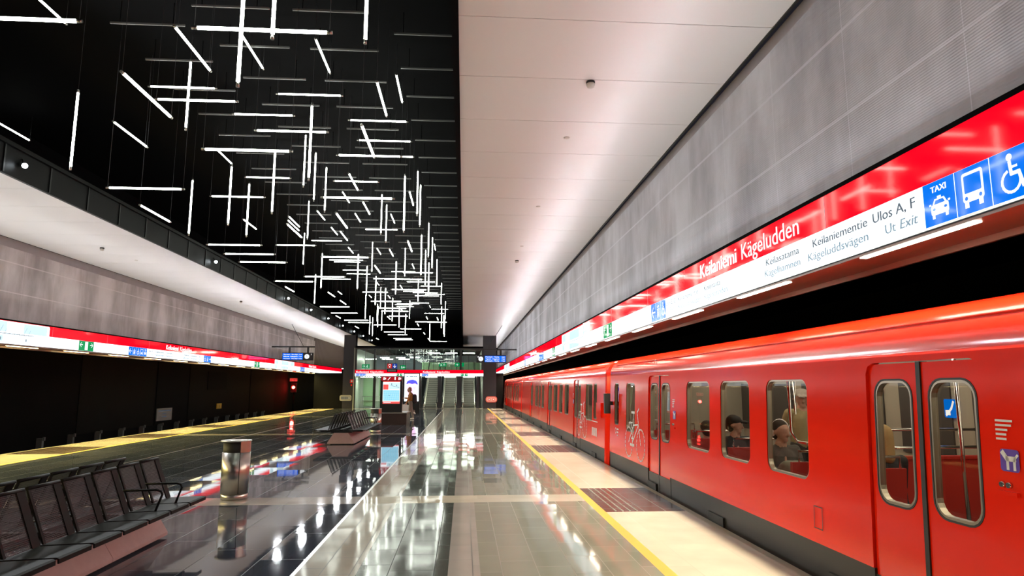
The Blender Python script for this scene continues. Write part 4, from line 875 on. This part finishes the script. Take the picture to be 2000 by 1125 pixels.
# ================================================================ SIGNAL AND NOTICES ON THE TRACK SIDE
t = thing('track_signal', 'dark railway signal post with a glowing red lamp on the empty track', 'signal', (-14.9, 60.5, -1.1))
B().tube([(-14.9, 60.5, -1.1), (-14.9, 60.5, 2.4)], .09, 'panel_grey', 8).build('post', t)
b = B(); b.box(-15.15, -14.65, 60.25, 60.4, 1.2, 2.05, 'black'); b.build('signal_head', t)
b = B(); b.tube([(-14.9, 60.25, 1.62), (-14.9, 60.2, 1.62)], .13, mat('signal_red', (1, .1, .05), .4, emit=(1.0, 0.03, 0.02), es=60.0), 16); b.build('red_lamp', t)
b = B(); b.tube([(-14.9, 60.3, 1.62), (-14.9, 60.12, 1.66)], [.17, .17], 'black', 16, caps=False); b.build('lamp_hood', t)
b = B(); b.box(-15.25, -14.6, 60.22, 60.27, 2.15, 2.42, 'white_paint'); o = b.build('number_plate', t)
lettering(lambda a, b_, l: (a, 60.22 - l, b_), 'L 21', -15.15, 2.21, .14, 'k_ink', o, .45)
l = bpy.data.lights.new('red_signal_glow', 'POINT'); l.color = (1, .02, .02); l.energy = 60; l.shadow_soft_size = .12
lo = bpy.data.objects.new('red_signal_glow', l); COL.objects.link(lo); lo.location = (-14.9, 60.0, 1.62); 
t = thing('notice_board', 'small white notice plate with text lines on the dark track wall', 'notice', (-15.3, 35.97, -.03))
b = B(); b.box(-15.366, -15.33, 35.1, 36.85, -.02, .60, mat('notice_white', (0.30, 0.29, 0.30), .5)); b.build('plate', t)
A = Art(lambda a, b_, l: (-15.33 + l, a, b_))
for i, (p, q) in enumerate(((35.25, 36.7), (35.75, 36.15), (35.7, 36.2))): A.rect(p, q, .45 - i * .15, .50 - i * .15, 'k_ink')
A.build('text_line', t)
t = thing('warning_sign', 'small yellow warning sign on the dark track wall', 'warning sign', (-15.3, 43.7, .35))
b = B(); b.box(-15.37, -15.33, 43.3, 44.1, .33, .65, 'yellow'); b.build('plate', t)
A = Art(lambda a, b_, l: (-15.33 + l, a, b_)); A.line([(43.62, .56), (43.75, .48), (43.65, .49), (43.78, .40)], .03, 'black'); A.build('warning_mark', t)
b = B(); b.box(-15.4, -15.2, 27.70, 27.82, -1.0, -.16, 'batten'); b.box(-15.2, -15.14, 27.72, 27.80, -.24, -.12, 'batten')
pr = tag(b.build('rail_bracket', origin=(-15.3, 27.76, -1.0)), 'small pale conductor rail bracket low on the dark track wall', 'bracket', 'conductor rail brackets on the track wall')
for k in range(-1, 14):
    if k: c = pr.copy(); COL.objects.link(c); c.location = (-15.3, 27.76 + 1.93 * k, -1.0)

# ================================================================ END: GLAZED LOBBY WITH ESCALATORS
YL = 53.0
fe = lambda a, b_, l: (a, YL - .12 - l, b_)
# columns
b = B(); b.box(-9.42, -8.52, 53.2, 54.1, 0, 5.72, 'col_dark'); struct(b.build('wall_end'))
b = B(); b.box(1.50, 2.55, 53.2, 54.2, 0, 5.72, 'col_dark'); struct(b.build('wall_end'))
b = B(); b.box(2.55, 3.13, 53.4, 53.6, 0, 2.75, 'panel_grey'); b.box(-11.65, -9.42, 53.4, 53.6, 0, 2.75, 'panel_dark'); struct(b.build('wall_end'))
t = thing('gate_sign', 'red and white rounded barrier sign at the platform end by the train', 'sign', (2.15, 53.1, .5))
f = lambda a, b_, l: (a, 53.12 - l, b_)
b = B(); b.prism([(a, 53.12, z) for a, z in rrect(1.72, 2.62, .46, .93, .2)], (0, .05, 0), mat('barrier_red', (.75, .12, .10), .4)); b.build('plate', t)
A = Art(f); A.rr(1.78, 2.56, .53, .86, .15, mat('barrier_pale', (.8, .45, .40), .4)); A.disc(2.0, .69, .11, 'red', .006, 16); A.disc(2.0, .69, .07, 'white_paint', .008, 14); A.disc(2.34, .69, .11, 'red', .006, 16); A.disc(2.34, .69, .07, 'white_paint', .008, 14); A.build('sign_print', t)
t = thing('gate_sign', 'pale rounded notice sign at the platform end by the empty track', 'sign', (-9.1, 53.1, .6))
b = B(); b.prism([(a, 53.12, z) for a, z in rrect(-9.6, -8.7, .6, 1.04, .12)], (0, .05, 0), mat('notice_pale', (.34, .32, .28), .4)); b.build('plate', t)
A = Art(f)
for i in range(6): A.rect(-9.5 + i * .09, -9.44 + i * .09, .72, .93, 'k_ink')
A.disc(-8.88, .82, .09, 'k_ink', .004, 16); A.disc(-8.88, .82, .05, 'notice_white' if 'notice_white' in M else 'white_paint', .006, 12); A.build('sign_print', t)
t = thing('fire_sign', 'small red and white sign on the dark column edge beside the glazed lobby', 'sign', (-8.75, 53.19, 1.8))
A = Art(lambda a, b_, l: (a, 53.195 - l, b_)); A.rect(-8.86, -8.62, 1.98, 2.25, 'barrier_red' if 'barrier_red' in M else 'red', .003); A.rect(-8.80, -8.68, 2.05, 2.18, 'white_paint', .005); A.rect(-8.8, -8.7, 1.75, 1.87, 'red', .003); A.build('sign_print', t)
# glazed front: mullions and panes above and below the sign band
b = B()
for x, wd in ((-8.42, .14), (-6.98, .14), (-3.9, .16), (-.27, .17), (1.42, .1)): b.box(x - wd / 2, x + wd / 2, YL - .06, YL + .06, 2.5, 4.62, 'black')
for x in (-7.7, -6.15, -5.35, -4.6, -3.15, -2.4, -1.65, -.95, .35, .9): b.box(x - .012, x + .012, YL - .03, YL + .03, 2.98, 4.58, 'col_dark')
b.box(-8.5, 1.5, YL - .07, YL + .07, 4.58, 4.70, 'black')
o = struct(b.build('window_1')); b = B(); b.box(-8.4, 1.45, YL - .008, YL + .008, 2.98, 4.6, 'pane_clear'); b.build('pane', o)
b = B(); b.box(-8.5, 1.5, YL, 66, 4.70, 4.85, 'void'); struct(b.build('ceiling'))
b = B()
for x, wd in ((-8.45, .1), (-6.95, .2), (-5.4, .12)): b.box(x - wd / 2, x + wd / 2, YL - .06, YL + .06, 0, 2.5, 'col_dark')
o = struct(b.build('window_2')); b = B(); b.box(-8.4, -5.4, YL - .008, YL + .008, .05, 2.5, 'pane_clear'); b.build('pane', o)
b = B(); b.box(-8.5, -3.4, YL - .09, YL + .08, 0.0, .012, 't_band'); b.box(-3.4, 1.5, YL - .5, YL + .3, 0.0, .012, 't_band'); struct(b.build('trim_5'))
for x0, x1 in ((-3.52, -3.32), (-2.05, -1.76), (-.55, -.2), (1.0, 1.2)):
    b = B(); b.box(x0, x1, YL - .02, YL + .35, 0, 2.5, 'col_dark'); struct(b.build('wall_end'))
# sign band across the lobby front
se = thing('platform_sign', 'lit red and white station sign band across the glazed lobby over the escalators', 'station sign', (-3.45, YL, 2.5))
b = B(); b.box(-8.45, 1.52, YL - .11, YL + .12, 2.48, 3.0, 'black'); b.build('housing', se)
A = Art(fe); A.rect(-8.45, 1.52, 2.72, 2.98, 'r_face', 0); A.build('red_strip', se); A = Art(fe); A.rect(-8.45, 1.52, 2.5, 2.72, 'w_face', 0); A.build('white_strip', se)
for a in (-8.35, -3.2):
    lettering(fe, 'Keilaniemi', a, 2.77, .14, 'w_ink', se, .95, bold=.008); lettering(fe, 'Kägeludden', a + 1.08, 2.77, .14, 'w_ink', se, 1.0)
picto(se, fe, [(-8.4 + .2 * i, -8.2 + .2 * i) for i in range(4)], 2.51, 2.71, ['al', 'lift', 'chair', 'bus'], 'b_face'); picto(se, fe, [(-3.3, -3.06), (-3.06, -2.8)], 2.51, 2.71, ['al', 'bus'], 'b_face')
picto(se, fe, [(-.25, .3)], 2.51, 2.71, ['exit'], 'g_face'); picto(se, fe, [(-5.25, -4.8)], 2.51, 2.71, ['exit'], 'g_face')
# lobby shell
M['lobby'] = mat('lobby_wall_green_grey', (0.42, 0.45, 0.40), 0.4, noise=0.1, nscale=1); M['lobby_g'] = mat('lobby_green_panel', (0.28, 0.42, 0.25), 0.3, noise=0.15, nscale=1)
M['lobby_b'] = mat('lobby_blue_grey', (0.42, 0.46, 0.54), 0.5, noise=0.1, nscale=1)
b = B(); b.box(-8.6, -8.5, 53.1, 66, 0, 4.7, 'lobby'); struct(b.build('wall_lobby_side')); b = B(); b.box(1.45, 1.5, 54.2, 66, 0, 4.7, 'lobby'); struct(b.build('wall_lobby_side'))
b = B(); b.box(-8.5, 1.5, 65.9, 66, 0, 4.7, 'lobby_b'); b.box(-3.9, 1.45, 62.6, 62.7, 2.9, 3.95, 'lobby_g'); struct(b.build('wall_lobby_back'))
b = B(); b.box(-8.5, -5.4, 56.4, 56.5, 0, 2.5, 'lobby'); b.box(-7.0, -6.2, 56.36, 56.4, .1, 2.4, 'lobby_g'); b.box(-8.3, -7.3, 56.36, 56.4, .1, 2.4, 'lobby_g'); struct(b.build('wall_lobby_back'))
b = B(); b.box(-8.5, -3.5, 53.5, 66, 2.5, 2.9, 'lobby_b'); struct(b.build('ceiling'))
b = B(); b.box(-3.9, 1.45, 61.2, 66, 2.75, 2.9, 'lobby'); struct(b.build('floor'))
M['lobby_lamp'] = mat('lobby_lamp', (.9, .9, .85), .4, emit=(0.95, 1.0, 0.82), es=60.0)
def lobby_lamp(x0, x1, y0, y1, z, i):
    b = B(); b.box(x0, x1, y0, y1, z, z + .05, 'lobby_lamp'); b.box(x0 - .02, x1 + .02, y0 - .02, y1 + .02, z + .03, z + .07, 'steel')
    top = 4.70 if z > 3 else z + .07
    if z > 3:
        for x in (x0 + .1, x1 - .1): b.box(x - .01, x + .01, (y0 + y1) / 2 - .01, (y0 + y1) / 2 + .01, z + .06, top, 'black')
    tag(b.build('lobby_lamp', origin=((x0 + x1) / 2, (y0 + y1) / 2, z)), 'flat lit ceiling lamp inside the glazed lobby, %s from the column by the empty track' % ORD[i], 'ceiling lamp', 'lobby ceiling lamps')
i = 0
for x in (-7.9, -6.5, -5.1): lobby_lamp(x - .45, x + .45, 57.5, 57.62, 4.0, i); i += 1
for x in (-7.2, -5.8, -4.5): lobby_lamp(x - .4, x + .4, 61.5, 61.65, 4.3, i); i += 1
for x in (-2.6, -1.1, .4): lobby_lamp(x - .5, x + .5, 58.0, 58.3, 4.55, i); i += 1
lobby_lamp(-8.2, -7.1, 54.2, 54.4, 2.42, i); i += 1
lobby_lamp(-6.8, -5.5, 54.2, 54.4, 2.42, i); i += 1
for x in (-2.6, -1.1, .4): lobby_lamp(x - .45, x + .45, 53.6, 53.9, 2.44, i); i += 1
t = thing('lift_handrail', 'steel double handrail behind the glass of the lobby', 'handrail', (-7, 55.9, 0))
for z in (.55, .9): B().tube([(-8.3, 55.9, z), (-5.5, 55.9, z)], .03, 'steel', 8).build('rail', t)
for x in (-8.2, -6.9, -5.6): B().tube([(x, 55.9, 0), (x, 55.9, .9)], .025, 'steel', 8).build('rail_post', t)
# escalators
M['step'] = mat('escalator_step', (0.15, 0.155, 0.135), 0.45, .3); M['bal'] = mat('balustrade_steel', (0.5, 0.5, 0.43), 0.3, .7)
def escalator(xc, label):
    t = thing('escalator', label, 'escalator', (xc, 53.6, 0), 'escalators at the platform end'); hw = .43
    b = B(); y, z = 54.0, .0; b.box(xc - hw, xc + hw, 53.4, 54.0, 0, .02, 'step')
    for i in range(17):
        b.box(xc - hw, xc + hw, y, y + .42, z, z + .2, 'step'); b.box(xc - hw, xc + hw, y - .008, y + .012, z + .188, z + .204, 'steel'); y += .40; z += .17
    b.build('steps', t)
    for s in (-1, 1):
        x = xc + s * (hw + .07); sl = .17 / .40
        Z = lambda yy, o: o + max(0, (yy - 54.0) * sl)
        ys = [53.35, 54.0, 61.0]
        b = B(); b.prism([(x - .06, yy, Z(yy, -.0)) for yy in ys] + [(x - .06, yy, Z(yy, .28)) for yy in ys[::-1]], (.12, 0, 0), 'bal'); b.prism([(x - .015, yy, Z(yy, .28)) for yy in ys] + [(x - .015, yy, Z(yy, .86)) for yy in ys[::-1]], (.03, 0, 0), 'bal'); b.build('balustrade', t)
        B().tube([(x, 53.5, .35), (x, 53.28, .42), (x, 53.2, .62), (x, 53.28, .82), (x, 53.5, .92), (x, 54.0, .93), (x, 61.0, .93 + 7 * sl)], .04, 'rubber', 8).build('handrail', t)
        B().tube([(x, 53.36, .1), (x, 53.3, .5)], [.07, .06], 'chrome', 10).build('newel_cap', t)
    return t
e0 = escalator(-2.62, 'escalator next to the advertising screen, rising away behind the lobby front')
copy_thing(e0, (-1.16, 53.6, 0), 'middle escalator of three, rising between two dark piers'); copy_thing(e0, (.40, 53.6, 0), 'escalator nearest the train side, rising away behind the lobby front')
def exit_sign(x0, x1, y, z0, z1, left, label):
    t = thing('exit_sign', label, 'exit sign', ((x0 + x1) / 2, y, z0), 'green exit signs in the lobby')
    b = B(); b.box(x0, x1, y, y + .06, z0, z1, 'black'); b.tube([((x0 + x1) / 2, y + .03, z1), ((x0 + x1) / 2, y + .03, 4.65)], .012, 'black', 6); b.build('housing', t)
    f = lambda a, b_, l: (a, y - l, b_); A = Art(f); A.rect(x0, x1, z0, z1, 'g_face', .003); m = (z0 + z1) / 2; w_ = (z1 - z0)
    pic_man(A, x0 + (x1 - x0) * (.3 if left else .68), m, w_ * .9, -1 if left else 1, 'w_ink'); pic_arrow(A, x0 + (x1 - x0) * (.72 if left else .25), m, w_ * .8, not left, 'w_ink'); A.build('lit_face', t)
exit_sign(-8.05, -7.45, 53.6, 3.12, 3.45, False, 'green exit sign inside the lobby glass near the column by the empty track')
exit_sign(-5.05, -4.6, 53.6, 3.05, 3.38, True, 'green exit sign beside the red and blue hanging panel')
exit_sign(-2.0, -1.4, 53.6, 3.27, 3.55, True, 'green exit sign above the escalators, between the first two')
exit_sign(-.75, .0, 53.6, 3.27, 3.58, False, 'green exit sign behind the thick mullion above the escalators')
t = thing('zone_sign', 'hanging red and blue panel with white symbols before the lobby glass', 'sign', (-5.5, 52, 2.8)); f = lambda a, b_, l: (a, 52 - l, b_)
b = B(); b.box(-5.9, -5.12, 52, 52.05, 3.06, 3.46, 'black'); b.build('panel', t); b = B(); b.box(-5.9, -5.12, 52, 52.05, 2.80, 3.03, 'panel_grey'); b.build('lower_plate', t)
A = Art(f); A.rect(-5.88, -5.52, 3.08, 3.44, emis('zone_red', (.42, .02, .02), 1)); A.rect(-5.5, -5.14, 3.08, 3.44, emis('zone_blue', (.01, .04, .28), 1)); A.line([(-5.32, 3.38), (-5.32, 3.15)], .03, 'w_ink', .006); A.line([(-5.42, 3.25), (-5.32, 3.14), (-5.22, 3.25)], .03, 'w_ink', .006); A.arc(-5.7, 3.27, .1, R(20), R(160), .03, 'w_ink', .006); A.disc(-5.7, 3.2, .05, 'w_ink', .006, 12); A.build('symbols', t)
A = Art(f)
for i in range(3): A.rect(-5.84, -5.2, 2.86 + i * .05, 2.875 + i * .05, 'white_paint')
A.build('small_text', t)
B().tube([(-5.8, 52.02, 3.46), (-5.8, 52.02, 4.62), (-5.8, 52.95, 4.66)], .012, 'black', 6).build('hanger', t)

# ================================================================ PEOPLE
def fuse(name, shapes, m, parent, voxel=.012, smooth=4):
    b = B()
    for s in shapes:
        if s[0] == 'c':
            _, p, r0, q, r1 = s; b.tube([p, q], [r0, r1], m, 12); b.ball(p, r0 * .995, m, 7); b.ball(q, r1 * .995, m, 7)
        else: b.ball(s[1], s[2], m, 9, s[3] if len(s) > 3 else (1, 1, 1))
    o = b.build('tmp'); md = o.modifiers.new('r', 'REMESH'); md.mode = 'VOXEL'; md.voxel_size = voxel
    sm = o.modifiers.new('s', 'SMOOTH'); sm.factor = .5; sm.iterations = smooth
    bpy.context.view_layer.update()
    me = bpy.data.meshes.new_from_object(o.evaluated_get(bpy.context.evaluated_depsgraph_get()))
    off = world_loc(o) - world_loc(parent)
    for v in me.vertices: v.co += off
    for p in me.polygons: p.use_smooth = True
    me.materials.clear(); me.materials.append(M[m] if isinstance(m, str) else m); me.name = name
    bpy.data.objects.remove(o); r = bpy.data.objects.new(name, me); COL.objects.link(r); r.parent = parent
    return r
def hand(p, d, side, s=1.0):
    """palm, four bent fingers and a thumb; d forearm direction, side towards the thumb"""
    d = Vector(d).normalized(); side = Vector(side).normalized(); nrm = d.cross(side).normalized(); p = Vector(p)
    out = [('c', p, .026 * s, p + d * .07 * s, .03 * s), ('c', p + side * .02 * s, .022 * s, p + d * .075 * s + side * .025 * s, .017 * s)]
    for i, ln in enumerate((.062, .072, .068, .054)):
        a = p + d * .08 * s + side * (.03 - .02 * i) * s; m_ = a + d * ln * .55 * s + nrm * .012 * s; out += [('c', a, .0105 * s, m_, .0098 * s), ('c', m_, .0098 * s, m_ + d * ln * .3 * s + nrm * .03 * s, .009 * s)]
    a = p + d * .02 * s + side * .03 * s; out += [('c', a, .013 * s, a + d * .035 * s + side * .03 * s, .0115 * s), ('c', a + d * .035 * s + side * .03 * s, .0115 * s, a + d * .065 * s + side * .032 * s + nrm * .015 * s, .010 * s)]
    return out
def head(c, f):
    """skull, jaw, nose, ears; c head centre, f facing"""
    c = Vector(c); f = Vector(f).normalized(); u = Vector((0, 0, 1)); l = u.cross(f)
    out = [('b', c + u * .025, .098), ('c', c - f * .02 + u * .03, .095, c + f * .02 + u * .02, .09), ('c', c - u * .02 + f * .03, .075, c - u * .085 + f * .055, .042), ('c', c + f * .095 + u * .01, .012, c + f * .118 - u * .03, .016)]
    for s in (-1, 1): out += [('b', c + l * s * .088 - u * .01 - f * .01, .026), ('b', c + f * .078 + l * s * .034 + u * .012, .014)]
    return out
def person(loc, label, f, J, cloth, extra_hair=None):
    """J: joints in world space; f: facing"""
    t = thing('person', label, 'person', loc)
    V = {k: Vector(v) for k, v in J.items()}; f = Vector(f).normalized(); l = Vector((0, 0, 1)).cross(f)
    sk = head(V['head'], V.get('look', f)) + [('c', V['neck'], .055, V['head'] - Vector((0, 0, .06)), .05)]
    sk += [('c', V['neck'], .07, (V['shL'] + V['shR']) / 2 - Vector((0, 0, .05)), .10), ('c', (V['shL'] + V['shR']) / 2 - Vector((0, 0, .1)), .125, V['pel'], .125), ('c', V['shL'], .05, V['shR'], .05)]
    for s in 'LR':
        sk += [('c', V['sh' + s], .05, V['el' + s], .038), ('c', V['el' + s], .038, V['wr' + s], .027)] + hand(V['wr' + s], V['wr' + s] - V['el' + s], f if s == 'L' else f)
        sk += [('c', V['hip' + s], .085, V['kn' + s], .058), ('c', V['kn' + s], .056, V['an' + s], .038), ('c', V['an' + s] - Vector((0, 0, .03)), .035, V['to' + s], .028)]
    fuse('body', sk, cloth['skin'], t, .011)
    mid = (V['shL'] + V['shR']) / 2
    tp = [('c', V['neck'] - Vector((0, 0, .03)), .075, mid - Vector((0, 0, .06)), .12), ('c', mid - Vector((0, 0, .1)) + l * .05, .13, V['pel'] + Vector((0, 0, .02)) + l * .04, .135), ('c', mid - Vector((0, 0, .1)) - l * .05, .13, V['pel'] + Vector((0, 0, .02)) - l * .04, .135), ('c', V['shL'], .062, V['shR'], .062)]
    for s in 'LR': tp += [('c', V['sh' + s], .066, V['el' + s], .054), ('c', V['el' + s], .054, V['wr' + s] + (V['el' + s] - V['wr' + s]) * .08, .042)]
    fuse('jacket', tp, cloth['top'], t, .014)
    tr = [('c', V['pel'] + l * .06, .13, V['pel'] - l * .06, .13)]
    for s in 'LR': tr += [('c', V['hip' + s], .105, V['kn' + s], .076), ('c', V['kn' + s], .075, V['an' + s] + Vector((0, 0, .03)), .056)]
    fuse('trousers', tr, cloth['legs'], t, .014)
    for s in 'LR': fuse('shoe', [('c', V['an' + s] - Vector((0, 0, .045)), .048, V['to' + s], .04), ('b', V['an' + s] - Vector((0, 0, .035)), .05)], cloth['shoe'], t, .012)
    c = V['head']; lk = V.get('look', f).normalized()
    if cloth.get('hair'): fuse('hair', [('b', c - lk * .022 + Vector((0, 0, .045)), .105), ('b', c - lk * .05 - Vector((0, 0, .02)), .085)] + (extra_hair or []), cloth['hair'], t, .012)
    if cloth.get('cap'):
        fuse('cap', [('b', c + Vector((0, 0, .06)), .108, (1, 1, .72)), ('c', c + lk * .09 + Vector((0, 0, .055)), .028, c + lk * .17 + Vector((0, 0, .045)), .018), ('c', c + lk * .09 + l * .05 + Vector((0, 0, .055)), .02, c + lk * .15 + l * .045 + Vector((0, 0, .045)), .015), ('c', c + lk * .09 - l * .05 + Vector((0, 0, .055)), .02, c + lk * .15 - l * .045 + Vector((0, 0, .045)), .015)], cloth['cap'], t, .01)
    return t
C_ = lambda n, c: mat(n, c, .75, noise=.1, nscale=20)
skin = C_('skin_tone', (.55, .33, .25))
# walker
wx, wy = -2.78, 35.8
J = dict(head=(wx - .08, wy, 1.53), neck=(wx - .04, wy, 1.39), shL=(wx - .01, wy - .17, 1.33), shR=(wx - .01, wy + .17, 1.33), elL=(wx - .10, wy - .24, 1.06), wrL=(wx - .20, wy - .22, .84), elR=(wx - .10, wy + .22, 1.08), wrR=(wx - .32, wy + .15, 1.10), pel=(wx, wy, .90),
         hipL=(wx + .0, wy - .09, .86), knL=(wx + .05, wy - .09, .47), anL=(wx + .15, wy - .09, .09), toL=(wx + .03, wy - .09, .035), hipR=(wx, wy + .09, .86), knR=(wx - .08, wy + .09, .48), anR=(wx + .17, wy + .09, .40), toR=(wx + .22, wy + .09, .29))
person((wx, wy, 0), 'person walking past the map pillar in an orange brown jacket, grey trousers and reddish cap', (-1, 0, 0), J, dict(skin=skin, top=C_('jacket_orange', (.42, .16, .03)), legs=C_('trousers_taupe', (.20, .165, .14)), shoe=C_('shoe_white', (.75, .72, .68)), hair=C_('cap_rose', (.30, .12, .11))))
t = thing('backpack', 'dark backpack worn by the person walking in the orange brown jacket', 'backpack', (wx + .2, wy, .8))
fuse('pack_body', [('c', (wx + .21, wy - .08, .92), .12, (wx + .20, wy - .08, 1.20), .11), ('c', (wx + .21, wy + .08, .92), .12, (wx + .20, wy + .08, 1.20), .11)], C_('pack_dark', (.02, .012, .02)), t, .014)
for s in (-1, 1): B().tube([(wx + .12, wy + s * .12, 1.28), (wx + .0, wy + s * .12, 1.41), (wx - .13, wy + s * .12, 1.24), (wx - .10, wy + s * .16, 1.02), (wx + .1, wy + s * .15, .95)], .016, 'rubber', 6).build('strap', t)
t = thing('carrier_bag', 'white paper carrier bag held by the person walking past the map pillar', 'bag', (wx - .27, wy - .22, .36))
b = B(); b.prism([(wx - .46, wy - .30, .36), (wx - .10, wy - .30, .36), (wx - .08, wy - .30, .74), (wx - .42, wy - .30, .78)], (0, .14, 0), 'white_paint'); b.build('bag_body', t)
for yy in (-.28, -.18): B().tube([(wx - .34, wy + yy, .75), (wx - .27, wy - .23, .82), (wx - .22, wy - .23, .82), (wx - .16, wy + yy, .74)], .007, 'white_paint', 6).build('handle', t)
# passengers
def seated(x, y, f, zh, label, cloth, hands=None, xtra=None):
    """f = +1 faces away along the platform, -1 towards the camera end"""
    z0 = zh - 1.16
    J = dict(head=(x, y, zh), neck=(x, y - f * .01, zh - .15), shL=(x - .18 * f, y - f * .02, zh - .22), shR=(x + .18 * f, y - f * .02, zh - .22), pel=(x, y - f * .06, .53 + z0 * .5),
             elL=(x - .22 * f, y + f * .06, zh - .48), elR=(x + .22 * f, y + f * .06, zh - .48), wrL=(x - .1, y + f * .26, zh - .46), wrR=(x + .1, y + f * .26, zh - .46))
    for s, d in (('L', -.1), ('R', .1)):
        J['hip' + s] = (x + d, y - f * .04, .52 + z0 * .5); J['kn' + s] = (x + d * 1.1, y + f * .38, .5); J['an' + s] = (x + d * 1.1, y + f * .40, .09); J['to' + s] = (x + d * 1.1, y + f * .54, .04)
    if hands: J.update(hands)
    return person((x, y, 0), label, (0, f, 0), J, cloth, xtra)
dark = C_('jacket_dark', (.025, .025, .03)); jeans = C_('trousers_navy', (.04, .045, .06)); shoe = C_('shoe_dark', (.03, .03, .03)); dhair = C_('hair_dark', (.035, .022, .015))
seated(3.88, 10.62, 1, 1.02, 'seated passenger with dark hair holding a phone behind the narrow train window', dict(skin=skin, top=C_('jacket_maroon', (.14, .03, .03)), legs=jeans, shoe=shoe, hair=dhair))
seated(3.92, 9.58, -1, 1.15, 'seated passenger in a black peaked cap behind the middle train window', dict(skin=skin, top=dark, legs=jeans, shoe=shoe, cap=C_('cap_black', (.02, .018, .018)), hair=dhair), hands=dict(look=(.8, -.55, -.05)))
p = seated(3.9, 8.12, -1, 1.15, 'seated passenger wearing pale headphones behind the widest train window', dict(skin=skin, top=C_('hoodie_grey', (.10, .095, .085)), legs=jeans, shoe=shoe, hair=dhair), hands=dict(look=(.45, -.9, -.1)))
b = B(); b.tube([(3.9 + .112 * math.cos(a), 8.13, 1.17 + .125 * math.sin(a)) for a in [R(-5 + 19 * i) for i in range(11)]], .012, 'white_paint', 8)
for s in (-1, 1): b.tube([(3.9 + s * .09, 8.13, 1.14), (3.9 + s * .125, 8.13, 1.14)], [.045, .038], 'white_paint', 14)
b.build('headphones', p)
seated(4.2, 6.58, 1, 1.18, 'seated blond passenger in dark clothes seen through the train door window', dict(skin=skin, top=dark, legs=jeans, shoe=shoe, hair=C_('hair_blond', (.42, .30, .13))), xtra=[('c', (4.2, 6.53, 1.19), .09, (4.2, 6.49, 1.01), .07)])
x, y = 4.62, 8.95
J = dict(head=(x, y, 1.62), neck=(x, y, 1.48), look=(-.3, -1, -.15), shL=(x + .19, y, 1.41), shR=(x - .19, y, 1.41), elL=(x + .24, y - .05, 1.12), elR=(x - .24, y + .10, 1.18), wrL=(x + .18, y - .25, 1.1), wrR=(x - .10, y + .02, 1.32), pel=(x, y, .95),
         hipL=(x + .09, y, .9), hipR=(x - .09, y, .9), knL=(x + .1, y - .03, .5), knR=(x - .1, y - .03, .5), anL=(x + .1, y, .09), anR=(x - .1, y, .09), toL=(x + .1, y - .14, .03), toR=(x - .1, y - .14, .03))
J = {k: v if k == 'look' else (v[0], v[1], v[2] * .95) for k, v in J.items()}
person((x, y, 0), 'standing passenger in a pale cap and khaki pullover behind the widest train window', (0, -1, 0), J, dict(skin=skin, top=C_('pullover_khaki', (.38, .32, .17)), legs=C_('trousers_dark', (.06, .055, .05)), shoe=shoe, cap=C_('cap_pale', (.6, .55, .5))))
t = thing('cloth_bundle', 'sage green cloth bundle on the seat behind the widest train window', 'bundle', (3.72, 7.1, .43))
fuse('bundle_cloth', [('c', (3.6, 7.46, .60), .15, (3.95, 7.46, .58), .16), ('c', (3.62, 7.38, .76), .13, (3.9, 7.36, .74), .12), ('b', (3.75, 7.46, .72), .16)], C_('cloth_sage', (.22, .27, .19)), t, .014)
